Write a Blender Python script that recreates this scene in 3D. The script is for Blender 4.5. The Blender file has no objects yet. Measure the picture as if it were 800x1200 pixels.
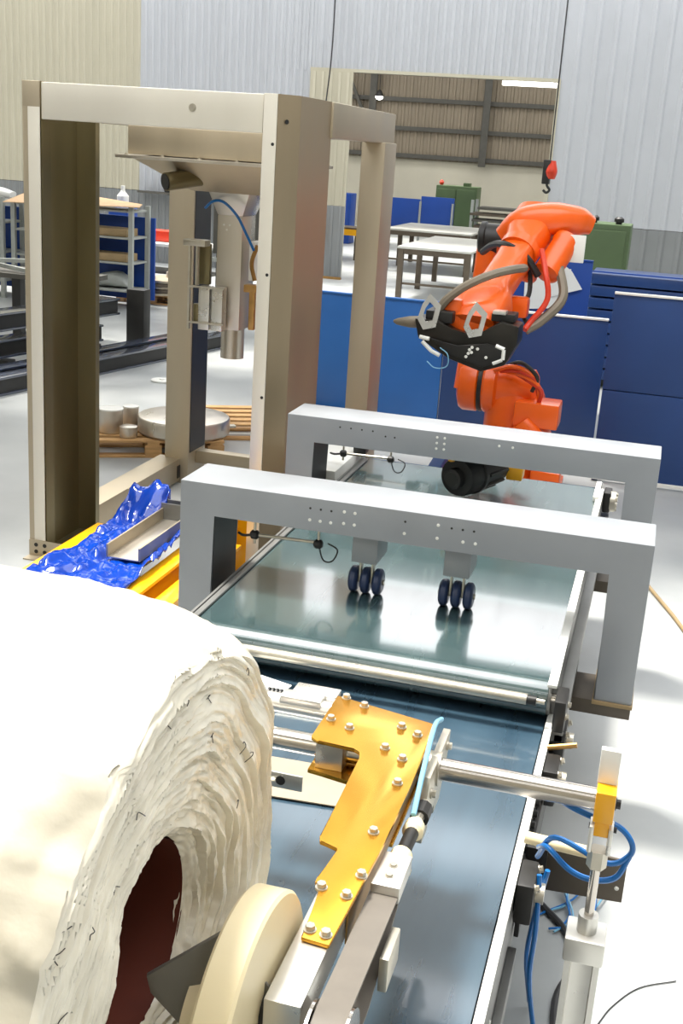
import bpy, bmesh, math, random
from mathutils import Vector, Matrix, noise
SC = bpy.context.scene
COL = SC.collection
random.seed(7)
PI = math.pi

# ------------------------------------------------------------------ camera
PITCH, ROLL, YAW, FPX = 0.301319569, 0.06536487, -0.252935377, 1366.62785
EYE = Vector((0, 0, 2.6))
_f = Vector((math.sin(YAW)*math.cos(PITCH), math.cos(YAW)*math.cos(PITCH), -math.sin(PITCH)))
_r = Vector((math.cos(YAW), -math.sin(YAW), 0))
_u = _r.cross(_f)
_r2 = _r*math.cos(ROLL) + _u*math.sin(ROLL)
_u2 = -_r*math.sin(ROLL) + _u*math.cos(ROLL)
cam = bpy.data.cameras.new('camera')
cam.sensor_fit = 'HORIZONTAL'; cam.sensor_width = 36; cam.lens = 36*FPX/800
cam.clip_start = 0.05; cam.clip_end = 200
co = bpy.data.objects.new('camera', cam); COL.objects.link(co)
R3 = Matrix((_r2, _u2, -_f)).transposed()
co.matrix_world = Matrix.Translation(EYE) @ R3.to_4x4()
SC.camera = co

# ------------------------------------------------------------------ world, sun, exposure
w = bpy.data.worlds.new('sky'); SC.world = w; w.use_nodes = True
bg = w.node_tree.nodes['Background']
bg.inputs['Color'].default_value = (0.98, 0.99, 1.0, 1); bg.inputs['Strength'].default_value = 3.3
sun = bpy.data.lights.new('roof_daylight', 'SUN'); sun.energy = 6.5; sun.angle = math.radians(10); sun.color = (1, 0.95, 0.86)
so = bpy.data.objects.new('roof_daylight', sun); COL.objects.link(so)
so.rotation_euler = Vector((0.3, -0.12, -1)).to_track_quat('-Z', 'Y').to_euler()
SC.view_settings.view_transform = 'Standard'; SC.view_settings.look = 'None'
SC.view_settings.gamma = 1; SC.view_settings.use_curve_mapping = False
SC.view_settings.exposure = 0.22

# ------------------------------------------------------------------ materials
def srgb(r, g, b):
    return tuple(((c/255)/12.92 if c/255 <= 0.04045 else ((c/255+0.055)/1.055)**2.4) for c in (r, g, b))
def mat(name, rgb, rough=0.5, metal=0.0, var=0.12, scale=6.0, stretch=(1, 1, 1), bump=0.0, bscale=40.0, spec=0.5, coat=0.0, emit=0.0, rvar=0.0, tint=None, sss=0.0):
    m = bpy.data.materials.new(name); m.use_nodes = True
    nt = m.node_tree; N = nt.nodes; Lk = nt.links
    b = N['Principled BSDF']
    b.inputs['Roughness'].default_value = rough; b.inputs['Metallic'].default_value = metal
    b.inputs['Specular IOR Level'].default_value = spec
    b.inputs['Coat Weight'].default_value = coat; b.inputs['Coat Roughness'].default_value = 0.09; b.inputs['Coat IOR'].default_value = 1.5 if coat < 0.65 else 1.8
    if sss:
        b.inputs['Subsurface Weight'].default_value = sss; b.inputs['Subsurface Radius'].default_value = (0.05, 0.045, 0.035); b.inputs['Subsurface Scale'].default_value = 0.6
    c = srgb(*rgb)
    tc = N.new('ShaderNodeTexCoord'); mp = N.new('ShaderNodeMapping'); mp.inputs['Scale'].default_value = stretch
    Lk.new(tc.outputs['Object'], mp.inputs['Vector'])
    nz = N.new('ShaderNodeTexNoise'); nz.inputs['Scale'].default_value = scale; nz.inputs['Detail'].default_value = 5
    Lk.new(mp.outputs['Vector'], nz.inputs['Vector'])
    rp = N.new('ShaderNodeValToRGB')
    t = srgb(*tint) if tint else tuple(x*(1-var) for x in c)
    rp.color_ramp.elements[0].position = 0.3; rp.color_ramp.elements[1].position = 0.7
    rp.color_ramp.elements[0].color = (*t, 1); rp.color_ramp.elements[1].color = (*[min(1, x*(1+var*0.6)) for x in c], 1)
    Lk.new(nz.outputs['Fac'], rp.inputs['Fac']); Lk.new(rp.outputs['Color'], b.inputs['Base Color'])
    if rvar:
        mr = N.new('ShaderNodeMapRange'); mr.inputs['From Min'].default_value = 0.3; mr.inputs['From Max'].default_value = 0.7
        mr.inputs['To Min'].default_value = max(0.03, rough-rvar); mr.inputs['To Max'].default_value = min(1, rough+rvar)
        Lk.new(nz.outputs['Fac'], mr.inputs['Value']); Lk.new(mr.outputs['Result'], b.inputs['Roughness'])
    if bump:
        n2 = N.new('ShaderNodeTexNoise'); n2.inputs['Scale'].default_value = bscale; n2.inputs['Detail'].default_value = 4
        Lk.new(mp.outputs['Vector'], n2.inputs['Vector'])
        bp = N.new('ShaderNodeBump'); bp.inputs['Strength'].default_value = bump; bp.inputs['Distance'].default_value = 0.01
        Lk.new(n2.outputs['Fac'], bp.inputs['Height']); Lk.new(bp.outputs['Normal'], b.inputs['Normal'])
    if emit:
        b.inputs['Emission Color'].default_value = (*c, 1); b.inputs['Emission Strength'].default_value = emit
    return m
M = dict(
    floor=mat('floor_concrete', (172, 174, 173), 0.36, 0, 0.14, 1.3, bump=0.05, bscale=18, rvar=0.08, tint=(152, 156, 157)),
    cream=mat('cream_warm_lit_cladding', (176, 171, 152), 0.5, 0, 0.06, 0.9),
    pale=mat('pale_grey_cladding', (172, 175, 180), 0.45, 0, 0.06, 0.9),
    dado=mat('grey_dado_cladding', (122, 125, 126), 0.5, 0, 0.08, 1.2),
    plaster=mat('cream_plaster', (196, 190, 172), 0.8, 0, 0.1, 0.7),
    brown=mat('brown_cladding', (138, 126, 108), 0.6, 0, 0.12, 0.8),
    girt=mat('dark_purlin_steel', (84, 82, 76), 0.6, 0.2),
    stain=mat('stainless_sheet', (190, 178, 156), 0.46, 0.85, 0.12, 3.0, (1, 1, 0.25), rvar=0.08, bump=0.03, bscale=30),
    post=mat('dim_reflection_post_steel', (164, 148, 122), 0.46, 0.8, 0.12, 3.0, (1, 1, 0.25), rvar=0.08, bump=0.03, bscale=30),  # stainless with the near posts' dim brown reflections painted in
    stain_in=mat('dull_shaded_steel', (134, 124, 92), 0.42, 0.8, 0.25, 2.5, (1, 1, 0.3), rvar=0.08),  # stainless darkened to paint in the dark reflections inside the left post
    bright=mat('glare_stainless_sheet', (230, 225, 212), 0.38, 0.45, 0.05, 3.0, (1, 1, 0.25), rvar=0.06),  # stainless lightened, painting in the glare on front beam and flanges
    spout=mat('brushed_stainless', (205, 198, 186), 0.32, 0.8, 0.08, 5, (1, 1, 0.2), rvar=0.06),
    arch=mat('grey_enamel', (146, 150, 155), 0.4, 0.25, 0.06, 4, rvar=0.05),
    arch_shade=mat('shaded_enamel', (60, 62, 62), 0.5, 0.4),
    belt=mat('dark_teal_belt', (58, 78, 79), 0.24, 0, 0.1, 3, (5, 0.6, 1), rvar=0.05, tint=(52, 71, 73), spec=0.9, coat=1.0),
    belt2=mat('dark_blue_belt', (52, 76, 92), 0.3, 0, 0.12, 3, (4, 0.6, 1), rvar=0.06, tint=(44, 66, 82), spec=0.8, coat=0.7),
    alu=mat('aluminium', (214, 212, 206), 0.3, 0.75, 0.06, 8, rvar=0.06),
    chrome=mat('polished_steel_bar', (205, 198, 190), 0.18, 1.0, 0.05, 6),
    zinc=mat('zinc_plated_steel', (196, 190, 176), 0.35, 0.8, 0.1, 20),
    dark=mat('black_cast_iron', (34, 33, 32), 0.45, 0.1, 0.2, 8),
    black=mat('black_gripper_enamel', (30, 27, 22), 0.35, 0.1, 0.2, 10),
    orange=mat('orange_robot_enamel', (240, 96, 8), 0.34, 0, 0.05, 5, coat=0.3),
    red=mat('red_hose', (206, 56, 26), 0.4),
    blue=mat('blue_panel_paint', (38, 100, 172), 0.4, 0, 0.14, 1.2, rvar=0.1),
    blued=mat('deep_blue_panel_paint', (30, 62, 116), 0.42, 0, 0.14, 1.2),
    bluer=mat('blue_rack_back', (16, 66, 150), 0.5, 0, 0.12, 1.4),
    navy=mat('navy_beam_paint', (52, 60, 78), 0.25, 0.1, 0.2, 3, coat=1.0),
    green=mat('green_machine_paint', (72, 92, 58), 0.5, 0, 0.12, 2),
    yellow=mat('yellow_gloss_paint', (240, 172, 14), 0.3, 0, 0.06, 4, coat=0.2),
    goldpl=mat('yellow_passivated_plate', (228, 168, 62), 0.22, 0.85, 0.1, 3, rvar=0.06),
    film=mat('white_plastic_film', (202, 195, 177), 0.34, 0, 0.05, 7, bump=0.25, bscale=16, sss=0.15),
    filmend=mat('milky_film_edges', (234, 227, 209), 0.27, 0, 0.14, 9, bump=0.22, bscale=18, sss=0.15),
    core=mat('red_brown_cardboard_core', (96, 38, 20), 0.7, 0, 0.12, 8),
    nylon=mat('cream_nylon', (232, 216, 176), 0.45, 0, 0.06, 4, sss=0.05),
    wedge=mat('grey_steel_wedge', (128, 124, 114), 0.4, 0.3, 0.15, 6),
    strap=mat('grey_brown_belt', (104, 98, 90), 0.6, 0, 0.08, 20),
    hose=mat('blue_air_hose', (24, 104, 176), 0.3),
    hosel=mat('pale_blue_hose', (120, 176, 205), 0.35),
    wood=mat('pallet_wood', (186, 146, 96), 0.75, 0, 0.25, 5, (1, 8, 8)),
    card=mat('cardboard', (206, 172, 134), 0.8, 0, 0.08, 5),
    greycard=mat('grey_beige_sheet', (158, 146, 126), 0.7, 0, 0.08, 5),
    paper=mat('white_paper', (232, 232, 228), 0.7, 0, 0.03, 5),
    plastic=mat('crumpled_blue_plastic', (8, 58, 160), 0.14, 0, 0.25, 5, spec=0.6, coat=0.15),
    white=mat('white_enamel', (228, 228, 222), 0.4, 0, 0.05, 5),
    wheel=mat('dark_blue_castor', (46, 62, 98), 0.32, 0, 0.15, 12),
    ink=mat('black_print', (40, 36, 32), 0.6),
    rack=mat('pale_rack_steel', (160, 164, 160), 0.5, 0.2),
    brass=mat('brass_clamp', (180, 140, 84), 0.35, 0.8, 0.15, 20),
    tableg=mat('steel_table_top', (206, 206, 200), 0.3, 0.5, 0.1, 1.5),
    tablel=mat('worn_table_leg_steel', (96, 86, 74), 0.5, 0.4),
    cable=mat('dark_cable', (46, 46, 48), 0.5),
    tancable=mat('tan_cable', (150, 128, 92), 0.6),
    tubelight=mat('lit_tube', (255, 252, 244), 0.5, emit=6.0),
    plate=mat('grey_side_plate', (132, 132, 130), 0.4, 0.6, 0.12, 5),
    taupe=mat('brown_grey_plate', (96, 88, 78), 0.45, 0.5, 0.1, 5),
    greyhose=mat('grey_sheathed_hose', (122, 112, 96), 0.5, 0.2),
)

# ------------------------------------------------------------------ helpers
ORG = {}
class MB:
    def __init__(s): s.bm = bmesh.new()
    def _fin(s, vs, bev, seg=2):
        if bev:
            ed = list({e for v in vs for e in v.link_edges})
            bmesh.ops.bevel(s.bm, geom=ed, offset=bev, segments=seg, affect='EDGES', profile=0.6, clamp_overlap=True)
        return s
    def box(s, x0, x1, y0, y1, z0, z1, bev=0):
        p = [(x, y, z) for x in (x0, x1) for y in (y0, y1) for z in (z0, z1)]
        return s.hexa(p, bev)
    def hexa(s, p, bev=0):
        v = [s.bm.verts.new(q) for q in p]
        for f in ((0, 1, 3, 2), (4, 6, 7, 5), (0, 4, 5, 1), (2, 3, 7, 6), (0, 2, 6, 4), (1, 5, 7, 3)): s.bm.faces.new([v[i] for i in f])
        return s._fin(v, bev)
    def bar(s, a, b, wd, ht, bev=0, up=(0, 0, 1)):
        a, b = Vector(a), Vector(b); d = (b-a).normalized(); u = Vector(up)
        if abs(d.dot(u)) > 0.95: u = Vector((0, 1, 0))
        sd = d.cross(u).normalized(); u = sd.cross(d)
        return s.hexa([q + sd*(wd/2*i) + u*(ht/2*k) for i in (-1, 1) for q in (a, b) for k in (-1, 1)], bev)
    def cyl(s, a, b, r, r2=None, n=16, bev=0):
        return s.rings([a, b], [r, r if r2 is None else r2], n, bev)
    def frame(s, d):
        d = d.normalized(); u = Vector((0, 0, 1))
        if abs(d.z) > 0.9: u = Vector((0, 1, 0))
        sd = d.cross(u).normalized(); return sd, sd.cross(d)
    def rings(s, pts, rr, n=16, bev=0, ax=None, closed_caps=True):
        pts = [Vector(p) for p in pts]; rows = []
        d0 = ax or (pts[-1]-pts[0]); sd, u = s.frame(Vector(d0))
        for p, r in zip(pts, rr):
            rows.append([s.bm.verts.new(p + sd*math.cos(2*PI*k/n)*r + u*math.sin(2*PI*k/n)*r) for k in range(n)])
        s._skin(rows, closed_caps)
        if bev:
            ed = [rows[j][k] for j in (0, -1) for k in range(n)]
            es = [e for j in (0, -1) for k in range(n) for e in [s.bm.edges.get((rows[j][k], rows[j][(k+1) % n]))] if e]
            bmesh.ops.bevel(s.bm, geom=es, offset=bev, segments=2, affect='EDGES', profile=0.6, clamp_overlap=True)
        return s
    def _skin(s, rows, caps=True):
        n = len(rows[0])
        for a, b in zip(rows, rows[1:]):
            for k in range(n):
                s.bm.faces.new((a[k], a[(k+1) % n], b[(k+1) % n], b[k]))
        if caps:
            s.bm.faces.new(rows[0][::-1]); s.bm.faces.new(rows[-1])
    def lathe(s, prof, origin, axis, n=32):   # prof: (distance along axis, radius)
        o, ax = Vector(origin), Vector(axis).normalized()
        return s.rings([o+ax*h for h, r in prof], [max(r, 1e-4) for h, r in prof], n, ax=ax)
    def tube(s, pts, r, n=8, sub=6):
        P = [Vector(p) for p in pts]
        if sub > 1 and len(P) > 2:
            Q = [P[0]*2-P[1]] + P + [P[-1]*2-P[-2]]; out = []
            for i in range(1, len(Q)-2):
                for k in range(sub):
                    t = k/sub; a, b, c, d = Q[i-1:i+3]
                    out.append(0.5*((2*b) + (c-a)*t + (2*a-5*b+4*c-d)*t*t + (3*b-a-3*c+d)*t**3))
            P = out + [P[-1]]
        rows = []; sd, u = s.frame(P[1]-P[0])
        for i, p in enumerate(P):
            d = (P[min(i+1, len(P)-1)] - P[max(i-1, 0)]).normalized()
            sd = (sd - d*sd.dot(d)).normalized(); u = sd.cross(d)
            rows.append([s.bm.verts.new(p + (sd*math.cos(2*PI*k/n) + u*math.sin(2*PI*k/n))*r) for k in range(n)])
        s._skin(rows); return s
    def sweep(s, pts, rad, up=(0, 0, 1), e=3.0, n=24, sub=4):   # superellipse sections; rad: (side, up)
        P = [Vector(p) for p in pts]; A = list(zip(P, rad)); out = []
        Q = [(P[0], rad[0])] + A + [(P[-1], rad[-1])]
        for i in range(1, len(Q)-2):
            for k in range(sub):
                t = k/sub; p = [q[0] for q in Q[i-1:i+3]]
                v = 0.5*((2*p[1]) + (p[2]-p[0])*t + (2*p[0]-5*p[1]+4*p[2]-p[3])*t*t + (3*p[1]-p[0]-3*p[2]+p[3])*t**3)
                tt = t*t*(3-2*t); r = [Q[i][1][j]*(1-tt) + Q[i+1][1][j]*tt for j in (0, 1)]
                out.append((v, r))
        out.append(A[-1]); rows = []
        for i, (p, r) in enumerate(out):
            d = (out[min(i+1, len(out)-1)][0] - out[max(i-1, 0)][0]).normalized()
            sd = d.cross(Vector(up)).normalized(); u = sd.cross(d)
            row = []
            for k in range(n):
                c, q = math.cos(2*PI*k/n), math.sin(2*PI*k/n)
                row.append(s.bm.verts.new(p + sd*(math.copysign(abs(c)**(2/e), c)*r[0]) + u*(math.copysign(abs(q)**(2/e), q)*r[1])))
            rows.append(row)
        s._skin(rows); return s
    def prism(s, poly, o, u, v, thick, bev=0):
        o, u, v = Vector(o), Vector(u), Vector(v); w_ = u.cross(v).normalized()*thick
        a = [s.bm.verts.new(o+u*x+v*y) for x, y in poly]; b = [s.bm.verts.new(o+u*x+v*y+w_) for x, y in poly]
        n = len(poly)
        s.bm.faces.new(a[::-1]); s.bm.faces.new(b)
        for k in range(n): s.bm.faces.new((a[k], a[(k+1) % n], b[(k+1) % n], b[k]))
        return s._fin(a+b, bev)
    def ringprism(s, outer, inner, o, u, v, thick):
        o, u, v = Vector(o), Vector(u), Vector(v); w_ = u.cross(v).normalized()*thick
        L = [[s.bm.verts.new(o+u*x+v*y+w_*k) for x, y in pl] for pl in (outer, inner) for k in (0, 1)]
        n = len(outer)
        for k in range(n):
            j = (k+1) % n
            for a, b in ((0, 1), (3, 2), (1, 3), (2, 0)): s.bm.faces.new((L[a][k], L[a][j], L[b][j], L[b][k]))
        return s
    def build(s, name, m, parent=None, smooth=35, tagged=None, origin=None, keep=False):
        bmesh.ops.recalc_face_normals(s.bm, faces=s.bm.faces[:])
        if parent is not None: org = ORG[parent.name]
        elif origin is not None: org = Vector(origin)
        else:
            xs = [v.co for v in s.bm.verts]
            mn = Vector([min(c[i] for c in xs) for i in range(3)]); mx = Vector([max(c[i] for c in xs) for i in range(3)])
            org = Vector(((mn.x+mx.x)/2, (mn.y+mx.y)/2, mn.z))
        for v in s.bm.verts: v.co -= org
        me = bpy.data.meshes.new(name)
        for f in s.bm.faces: f.smooth = True
        s.bm.to_mesh(me); s.bm.free()
        me.set_sharp_from_angle(angle=math.radians(smooth))
        me.materials.append(M[m] if isinstance(m, str) else m)
        o = bpy.data.objects.new(name, me); COL.objects.link(o)
        ORG[o.name] = org.copy()
        if parent is not None: o.parent = parent
        else: o.location = org
        return o
def tag(o, label=None, cat=None, group=None, kind=None):
    for k, v in (('label', label), ('category', cat), ('group', group), ('kind', kind)):
        if v: o[k] = v
    return o
def thing(name, loc, label=None, cat=None, group=None, kind=None):
    o = bpy.data.objects.new(name, None); COL.objects.link(o); o.location = loc; o.empty_display_size = 0.1
    ORG[o.name] = Vector(loc); return tag(o, label, cat, group, kind)
def inst(name, me, p, parent, d=None, rz=None, scale=None):   # a shared-mesh piece under its parent
    o = bpy.data.objects.new(name, me); COL.objects.link(o); o.parent = parent
    o.location = Vector(p) - ORG[parent.name]; ORG[o.name] = ORG[parent.name].copy()
    if d is not None: o.rotation_mode = 'QUATERNION'; o.rotation_quaternion = Vector(d).to_track_quat('Z', 'Y')
    if rz is not None: o.rotation_euler = (0, 0, rz)
    if scale is not None: o.scale = scale
    return o
def mesh_only(mb, m, smooth=35):
    o = mb.build('piece', m, origin=(0, 0, 0), smooth=smooth); me = o.data; bpy.data.objects.remove(o); return me
def copy_tree(o, offset=None, parent=None):
    c = o.copy(); COL.objects.link(c)
    ORG[c.name] = ORG[o.name].copy() + (offset or Vector())
    if parent: c.parent = parent
    elif offset: c.location = o.location + offset
    for ch in list(o.children): copy_tree(ch, offset, c)
    return c
def hexbolt(r, h, m):
    mb = MB(); mb.cyl((0, 0, -0.002), (0, 0, h*0.25), r*1.35, n=12); mb.cyl((0, 0, h*0.25), (0, 0, h), r, n=6); return mesh_only(mb, m)
BOLT = hexbolt(0.010, 0.012, 'zinc'); BOLTS = hexbolt(0.005, 0.004, 'white'); HOLE = hexbolt(0.0045, 0.001, 'dark'); BOLTD = hexbolt(0.012, 0.014, 'dark')
def arc(cx, cy, r, a0, a1, n=8):
    return [(cx+r*math.cos(a0+(a1-a0)*k/n), cy+r*math.sin(a0+(a1-a0)*k/n)) for k in range(n+1)]

# ------------------------------------------------------------------ setting: floor and walls
YW = 23.8
tag(MB().box(-21, 6, -6, 42.2, -0.1, 0).build('floor', 'floor'), kind='structure')
HT = 7.6
def sheet_mesh(width, pitch, flat, depth, z0, z1, m, th=0.004):
    # trapezoid ribs towards -Y, local x 0..width
    pr = []; n = round(width/pitch); p = width/n
    for k in range(n):
        x = k*p; f = p*flat; s_ = p*0.12
        pr += [(x, 0), (x+f-s_, 0), (x+f, -depth), (x+p-s_, -depth)]
    pr.append((width, 0))
    mb = MB(); bm = mb.bm
    a = [bm.verts.new((x, y, z0)) for x, y in pr]; b = [bm.verts.new((x, y, z1)) for x, y in pr]
    c = [bm.verts.new((x, y+th, z0)) for x, y in pr]; d = [bm.verts.new((x, y+th, z1)) for x, y in pr]
    for k in range(len(pr)-1):
        bm.faces.new((a[k], a[k+1], b[k+1], b[k])); bm.faces.new((c[k], d[k], d[k+1], c[k+1]))
        bm.faces.new((b[k], b[k+1], d[k+1], d[k])); bm.faces.new((a[k], c[k], c[k+1], a[k+1]))
    return mesh_only(mb, m, smooth=20)
wall = MB()
OX0, OX1, OZ = -6.48, -2.41, 4.06
wall.box(-21, -7.36, YW+0.06, YW+0.18, 0, HT).box(-7.36, OX1+0.0, YW+0.06, YW+0.18, OZ, HT).box(OX1, 6, YW+0.06, YW+0.18, 0, HT)
wall_back = tag(wall.build('wall_back', 'girt', origin=(0, YW, 0)), kind='structure')
narrow_up = {m: sheet_mesh(0.93, 0.155, 0.55, 0.022, 1.49, HT, m) for m in ('cream', 'pale')}
narrow_lo = sheet_mesh(0.93, 0.155, 0.55, 0.022, 0, 1.48, 'dado')
wide_up = sheet_mesh(0.99, 0.33, 0.72, 0.035, 1.49, HT, 'pale'); wide_lo = sheet_mesh(0.99, 0.33, 0.72, 0.035, 0, 1.48, 'dado')
head = sheet_mesh(0.815, 0.163, 0.55, 0.022, OZ, HT, 'pale')
x = -7.36-0.93
while x > -19:
    inst('cladding_sheet', narrow_up['cream' if x < -11.2 else 'pale'], (x, YW, 0), wall_back)  # cream at the left end paints in the warmer light there
    inst('dado_sheet', narrow_lo, (x, YW, 0), wall_back); x -= 0.93
x = OX1
while x < 5:
    inst('cladding_sheet', wide_up, (x, YW, 0), wall_back); inst('dado_sheet', wide_lo, (x, YW, 0), wall_back); x += 0.99
for k in range(6): inst('cladding_sheet', head, (-7.3+0.815*k, YW, 0), wall_back)
for k in range(1): inst('cladding_sheet', head, (-8.1+0.0, YW+0.012, 0), wall_back)
tag(MB().box(-21, 6, YW-0.05, YW-0.035, 1.47, 1.53).build('trim_1', 'dado'), kind='structure') if False else None
# the sliding door leaf left of the opening, and the jambs
dl = thing('door_1', (-6.92, YW-0.09, 0), kind='structure')
MB().box(-7.36, -6.48, YW-0.075, YW-0.03, 0.02, OZ).build('door_leaf', 'cream', dl)
rib = mesh_only(MB().box(-0.03, 0.03, -0.018, 0, 1.5, OZ-0.02, 0.004), 'cream'); ribd = mesh_only(MB().box(-0.03, 0.03, -0.018, 0, 0.06, 1.48, 0.004), 'dado')
MB().box(-7.36, -6.48, YW-0.081, YW-0.075, 0.04, 1.48).build('dado_panel', 'dado', dl)
for k in range(5):
    inst('rib', rib, (-7.27+0.175*k, YW-0.075, 0), dl); inst('rib', ribd, (-7.27+0.175*k, YW-0.081, 0), dl)
MB().box(-7.36, -6.48, YW-0.1, YW-0.02, 0, 0.05).build('bottom_rail', 'brass', dl)
tag(MB().box(OX1-0.06, OX1, YW-0.04, YW+0.2, 0, OZ).box(OX0-0.9, OX1, YW-0.03, YW+0.2, OZ, OZ+0.06).build('trim_1', 'cream'), kind='structure')
# unseen rest of the hall; right wall darkened to dim steel reflections
for nm, b in (('wall_left', (-21.1, -21, -6, 42.2)), ('wall_right', (6, 6.1, -6, 42.2)), ('wall_front', (-21, 6, -6.1, -6))):
    tag(MB().box(*b, 0, HT).build(nm, 'plaster' if nm != 'wall_right' else 'dado'), kind='structure')
# unseen roof added to shape the light: one large work-area opening, narrow bands elsewhere
roof = MB(); zr = HT+0.6
def slab(x0, x1, y0, y1): roof.box(x0, x1, y0, y1, zr, zr+0.08)
bands = [(-4.0, -3.2), (11.2, 11.9), (14.2, 15.4), (18.4, 24.4), (26, 28), (30.5, 33), (36, 38.5)]
yy = -6.1
for b0, b1 in bands[:1]: slab(-21.1, 6.1, yy, b0); yy = b1
slab(-21.1, 6.1, yy, 0.5); slab(-21.1, -6.0, 0.5, 8.5); slab(5.0, 6.1, 0.5, 8.5); yy = 8.5
for b0, b1 in bands[1:]: slab(-21.1, 6.1, yy, b0); yy = b1
slab(-21.1, 6.1, yy, 42.2)
roof = tag(roof.build('ceiling', 'plaster'), kind='structure')
# far hall beyond the opening: plaster below, brown cladding above, purlins and columns
wf = tag(MB().box(-21, 6, 42, 42.2, 0, HT).build('wall_far', 'plaster', origin=(0, 42, 0)), kind='structure')
fsh = sheet_mesh(1.0, 0.25, 0.6, 0.04, 2.4, HT, 'brown')
for k in range(14): inst('cladding_sheet', fsh, (-15+k, 41.94, 0), wf)
for z in (2.45, 3.35, 4.3, 5.3): inst('purlin', mesh_only(MB().box(-15, -1, -0.12, 0, 0, 0.14), 'girt'), (0, 41.9, z), wf)
colm = mesh_only(MB().box(-0.1, 0.1, -0.14, 0, 2.3, HT).box(-0.12, 0.12, -0.18, -0.14, 2.3, HT), 'girt')
for xx in (-10.6, -6.6, -2.6): inst('column', colm, (xx, 41.78, 0), wf)
inst('brace', mesh_only(MB().bar((-11.6, 0, 5.2), (-10.7, 0, 3.4), 0.1, 0.1), 'girt'), (0, 41.7, 0), wf)

# ------------------------------------------------------------------ far hall contents
t = thing('hanging_tube_light', (-4.7, 34, 4.55), 'lit white tube light hanging at the top of the wide doorway', 'lamp')
MB().box(-5.0, -3.42, 33.9, 34.1, 4.66, 4.74, 0.01).build('housing', 'white', t)
MB().cyl((-5.02, 33.97, 4.6), (-3.4, 33.97, 4.6), 0.06, n=12).build('tube', 'tubelight', t)
MB().cyl((-4.8, 34, 4.74), (-4.8, 34, 7.6), 0.01, n=6).build('suspension_wire', 'dark', t)
MB().cyl((-3.6, 34, 4.74), (-3.6, 34, 7.6), 0.01, n=6).build('suspension_wire', 'dark', t)
t = thing('high_bay_lamp', (-10.3, 41.3, 4.4), 'small round glowing lamp high in the far hall, left of the tube light', 'lamp')
MB().lathe([(0, 0.02), (0.05, 0.08), (0.2, 0.16), (0.22, 0.16)], (-10.3, 41.3, 4.62), (0, 0, -1), 16).build('shade', 'dark', t)
MB().lathe([(0, 0.02), (0.03, 0.11), (0.1, 0.14), (0.17, 0.1), (0.2, 0.01)], (-10.3, 41.3, 4.48), (0, 0, -1), 16).build('bulb', 'tubelight', t)
MB().cyl((-10.3, 41.3, 4.6), (-10.3, 41.3, 7.6), 0.012, n=6).build('cord', 'dark', t)
t = thing('pendant_hoist', (-2.15, 21, 2.12), 'red and black hook block hanging on a cable above the orange robot', 'hoist')
MB().sweep([(-2.12, 21, 2.33), (-2.12, 21, 2.45), (-2.12, 21, 2.63)], [(0.07, 0.1), (0.1, 0.13), (0.06, 0.09)], up=(0, 1, 0)).build('red_cover', 'red', t)
MB().box(-2.26, -2.13, 20.9, 21.1, 2.24, 2.64, 0.02).build('block', 'dark', t)
MB().tube([(-2.17, 21, 2.32), (-2.17, 21, 2.22), (-2.12, 21, 2.15), (-2.17, 21, 2.1), (-2.23, 21, 2.14)], 0.022, 8).build('hook', 'dark', t)
MB().cyl((-2.16, 21, 2.6), (-2.16, 21, 7.6), 0.012, n=6).build('cable', 'dark', t)
def table(name, x0, x1, y0, y1, h, label):
    t = thing(name, ((x0+x1)/2, (y0+y1)/2, 0), label, 'table')
    MB().box(x0, x1, y0, y1, h-0.04, h, 0.006).build('tabletop', 'tableg', t)
    MB().box(x0+0.05, x1-0.05, y0+0.04, y0+0.1, h-0.14, h-0.04).box(x0+0.05, x1-0.05, y1-0.1, y1-0.04, h-0.14, h-0.04).build('apron', 'tablel', t)
    lg = mesh_only(MB().box(-0.05, 0.05, -0.05, 0.05, 0, h-0.04, 0.005), 'tablel')
    for xx in (x0+0.07, x1-0.07):
        for k in range(3): inst('leg', lg, (xx, y0+0.07+(y1-y0-0.14)*k/2, 0), t)
    MB().box(x0+0.07, x1-0.07, y0+0.05, y0+0.09, 0.25, 0.29).build('stretcher', 'tablel', t)
    return t
table('steel_table', -4.85, -3.45, 21.6, 25.2, 0.95, 'long steel-topped work table standing in the wide doorway')
table('steel_table', -6.3, -4.3, 26.6, 29.4, 0.95, 'second pale work table behind the long one in the far hall')
t = thing('blue_partition', (-7.1, 34, 0), 'bright blue screen panel standing low in the far hall', 'partition')
MB().box(-8.3, -7.05, 33.97, 34.03, 0.55, 1.36, 0.01).build('panel', 'bluer', t); MB().box(-7.03, -6.06, 33.97, 34.03, 0.55, 1.45, 0.01).build('panel', 'bluer', t)
for xx in (-8.25, -7.04, -6.1): MB().box(xx-0.03, xx+0.03, 33.95, 34.05, 0, 1.3).build('post', 'rack', t)
t = thing('blue_cabinet', (-9.3, 33.5, 0), 'small blue cabinet in the far hall beside the door leaf', 'cabinet')
MB().box(-9.9, -8.9, 33.2, 33.8, 0, 1.4, 0.02).build('body', 'bluer', t); MB().box(-9.85, -9.42, 33.17, 33.2, 0.15, 1.35, 0.005).build('door', 'bluer', t); MB().box(-9.38, -8.95, 33.17, 33.2, 0.15, 1.35, 0.005).build('door', 'bluer', t)
t = thing('green_cabinet', (-6.0, 36.2, 0), 'tall green machine cabinet in the far hall behind the blue screen', 'cabinet')
MB().box(-7.0, -5.75, 35.9, 36.7, 0, 1.75, 0.03).build('body', 'green', t)
MB().box(-6.95, -6.4, 35.87, 35.9, 0.1, 1.65, 0.01).build('door', 'green', t); MB().box(-6.35, -5.8, 35.87, 35.9, 0.1, 1.65, 0.01).build('door', 'green', t)
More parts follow.
